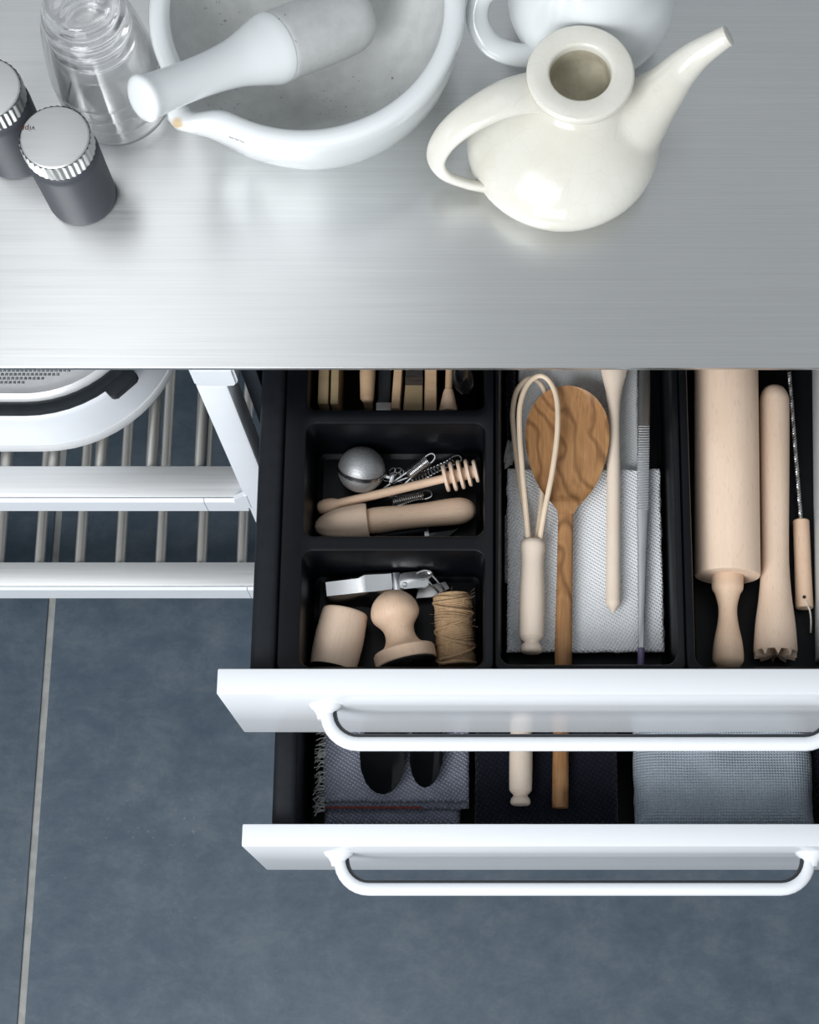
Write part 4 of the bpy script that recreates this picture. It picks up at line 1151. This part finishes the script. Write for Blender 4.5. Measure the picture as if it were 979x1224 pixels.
# body and spout are thrown and joined as one skin, then kept as two parts
def baked(me_or_bm, mods, group=None):
    if isinstance(me_or_bm, bmesh.types.BMesh):
        me = bpy.data.meshes.new('temporary'); bmesh.ops.recalc_face_normals(me_or_bm, faces=me_or_bm.faces); me_or_bm.to_mesh(me); me_or_bm.free()
    else: me = me_or_bm
    o_ = bpy.data.objects.new('temporary', me); COL.objects.link(o_)
    if group:
        vg = o_.vertex_groups.new(name='blend')
        for i, w_ in enumerate(group): vg.add([i], w_, 'REPLACE')
    for kind, kw in mods:
        md = o_.modifiers.new(kind.lower(), kind)
        for k_, v_ in kw.items(): setattr(md, k_, v_)
    bpy.context.view_layer.update()
    out = bpy.data.meshes.new_from_object(o_.evaluated_get(bpy.context.evaluated_depsgraph_get()))
    bpy.data.objects.remove(o_); return out
bm = B(); rings(bm, [[Vector((0, 0, 0))]] + [trow(v.x, v.y, v.z) for v in sm], False, True); tube(bm, P_, Rr, 32)
me = baked(bm, [('REMESH', dict(mode='VOXEL', voxel_size=.0014))])
J = P_[9]; ax_ = (P_[12] - P_[6]).normalized()
wts = []
for v in me.vertices:
    d_ = (v.co - J).length
    top_ = 1 if v.co.z < HR - .03 else 0
    wts.append(max(.06, min(1, (.062 - d_) / .02)) * (1 if v.co.z > .004 else 0))
me = baked(me, [('SMOOTH', dict(factor=.5, iterations=90, vertex_group='blend'))], wts)
bm = B(); bm.from_mesh(me)
bmesh.ops.delete(bm, geom=[f_ for f_ in bm.faces if f_.calc_center_median().z > HR - .0150 and (f_.calc_center_median().xy - Vector((ox, oy))).length < rb * .5 or ((f_.calc_center_median() - tip).length < .014 and (f_.calc_center_median() - tip).dot(dirn) > -.0010)], context='FACES')
bm2 = bm.copy()
on_spout = lambda f_: (f_.calc_center_median() - P_[10]).dot(ax_) > 0 and (f_.calc_center_median().xy - Vector((ox, oy))).length > rb * .5
bmesh.ops.delete(bm, geom=[f_ for f_ in bm.faces if on_spout(f_)], context='FACES')
bmesh.ops.delete(bm2, geom=[f_ for f_ in bm2.faces if not on_spout(f_)], context='FACES')
link('body', bm, 'cream', te, 180); link('spout', bm2, 'cream', te, 180)
hp = [(tl(655, 107, 1.024), .0215), (tl(640, 110, 1.028), .0215), (tl(604, 118, 1.033), .0190), (tl(566, 137, 1.026), .0165), (tl(535, 162, 1.010), .0145), (tl(521, 188, .990), .0130), (tl(530, 208, .973), .0125), (tl(556, 219, .960), .0125), (tl(580, 224, .954), .0130)]
P_ = crom([a for a, _ in hp], 6); Rr = [x[1] for x in smoothprof([(i, r_) for i, (_, r_) in enumerate(hp)], 6)]
bm = B(); tube(bm, P_, Rr, 24, flat=(1, .42), up=(0, 0, 1)); link('strap_handle', bm, 'cream', te, 60)
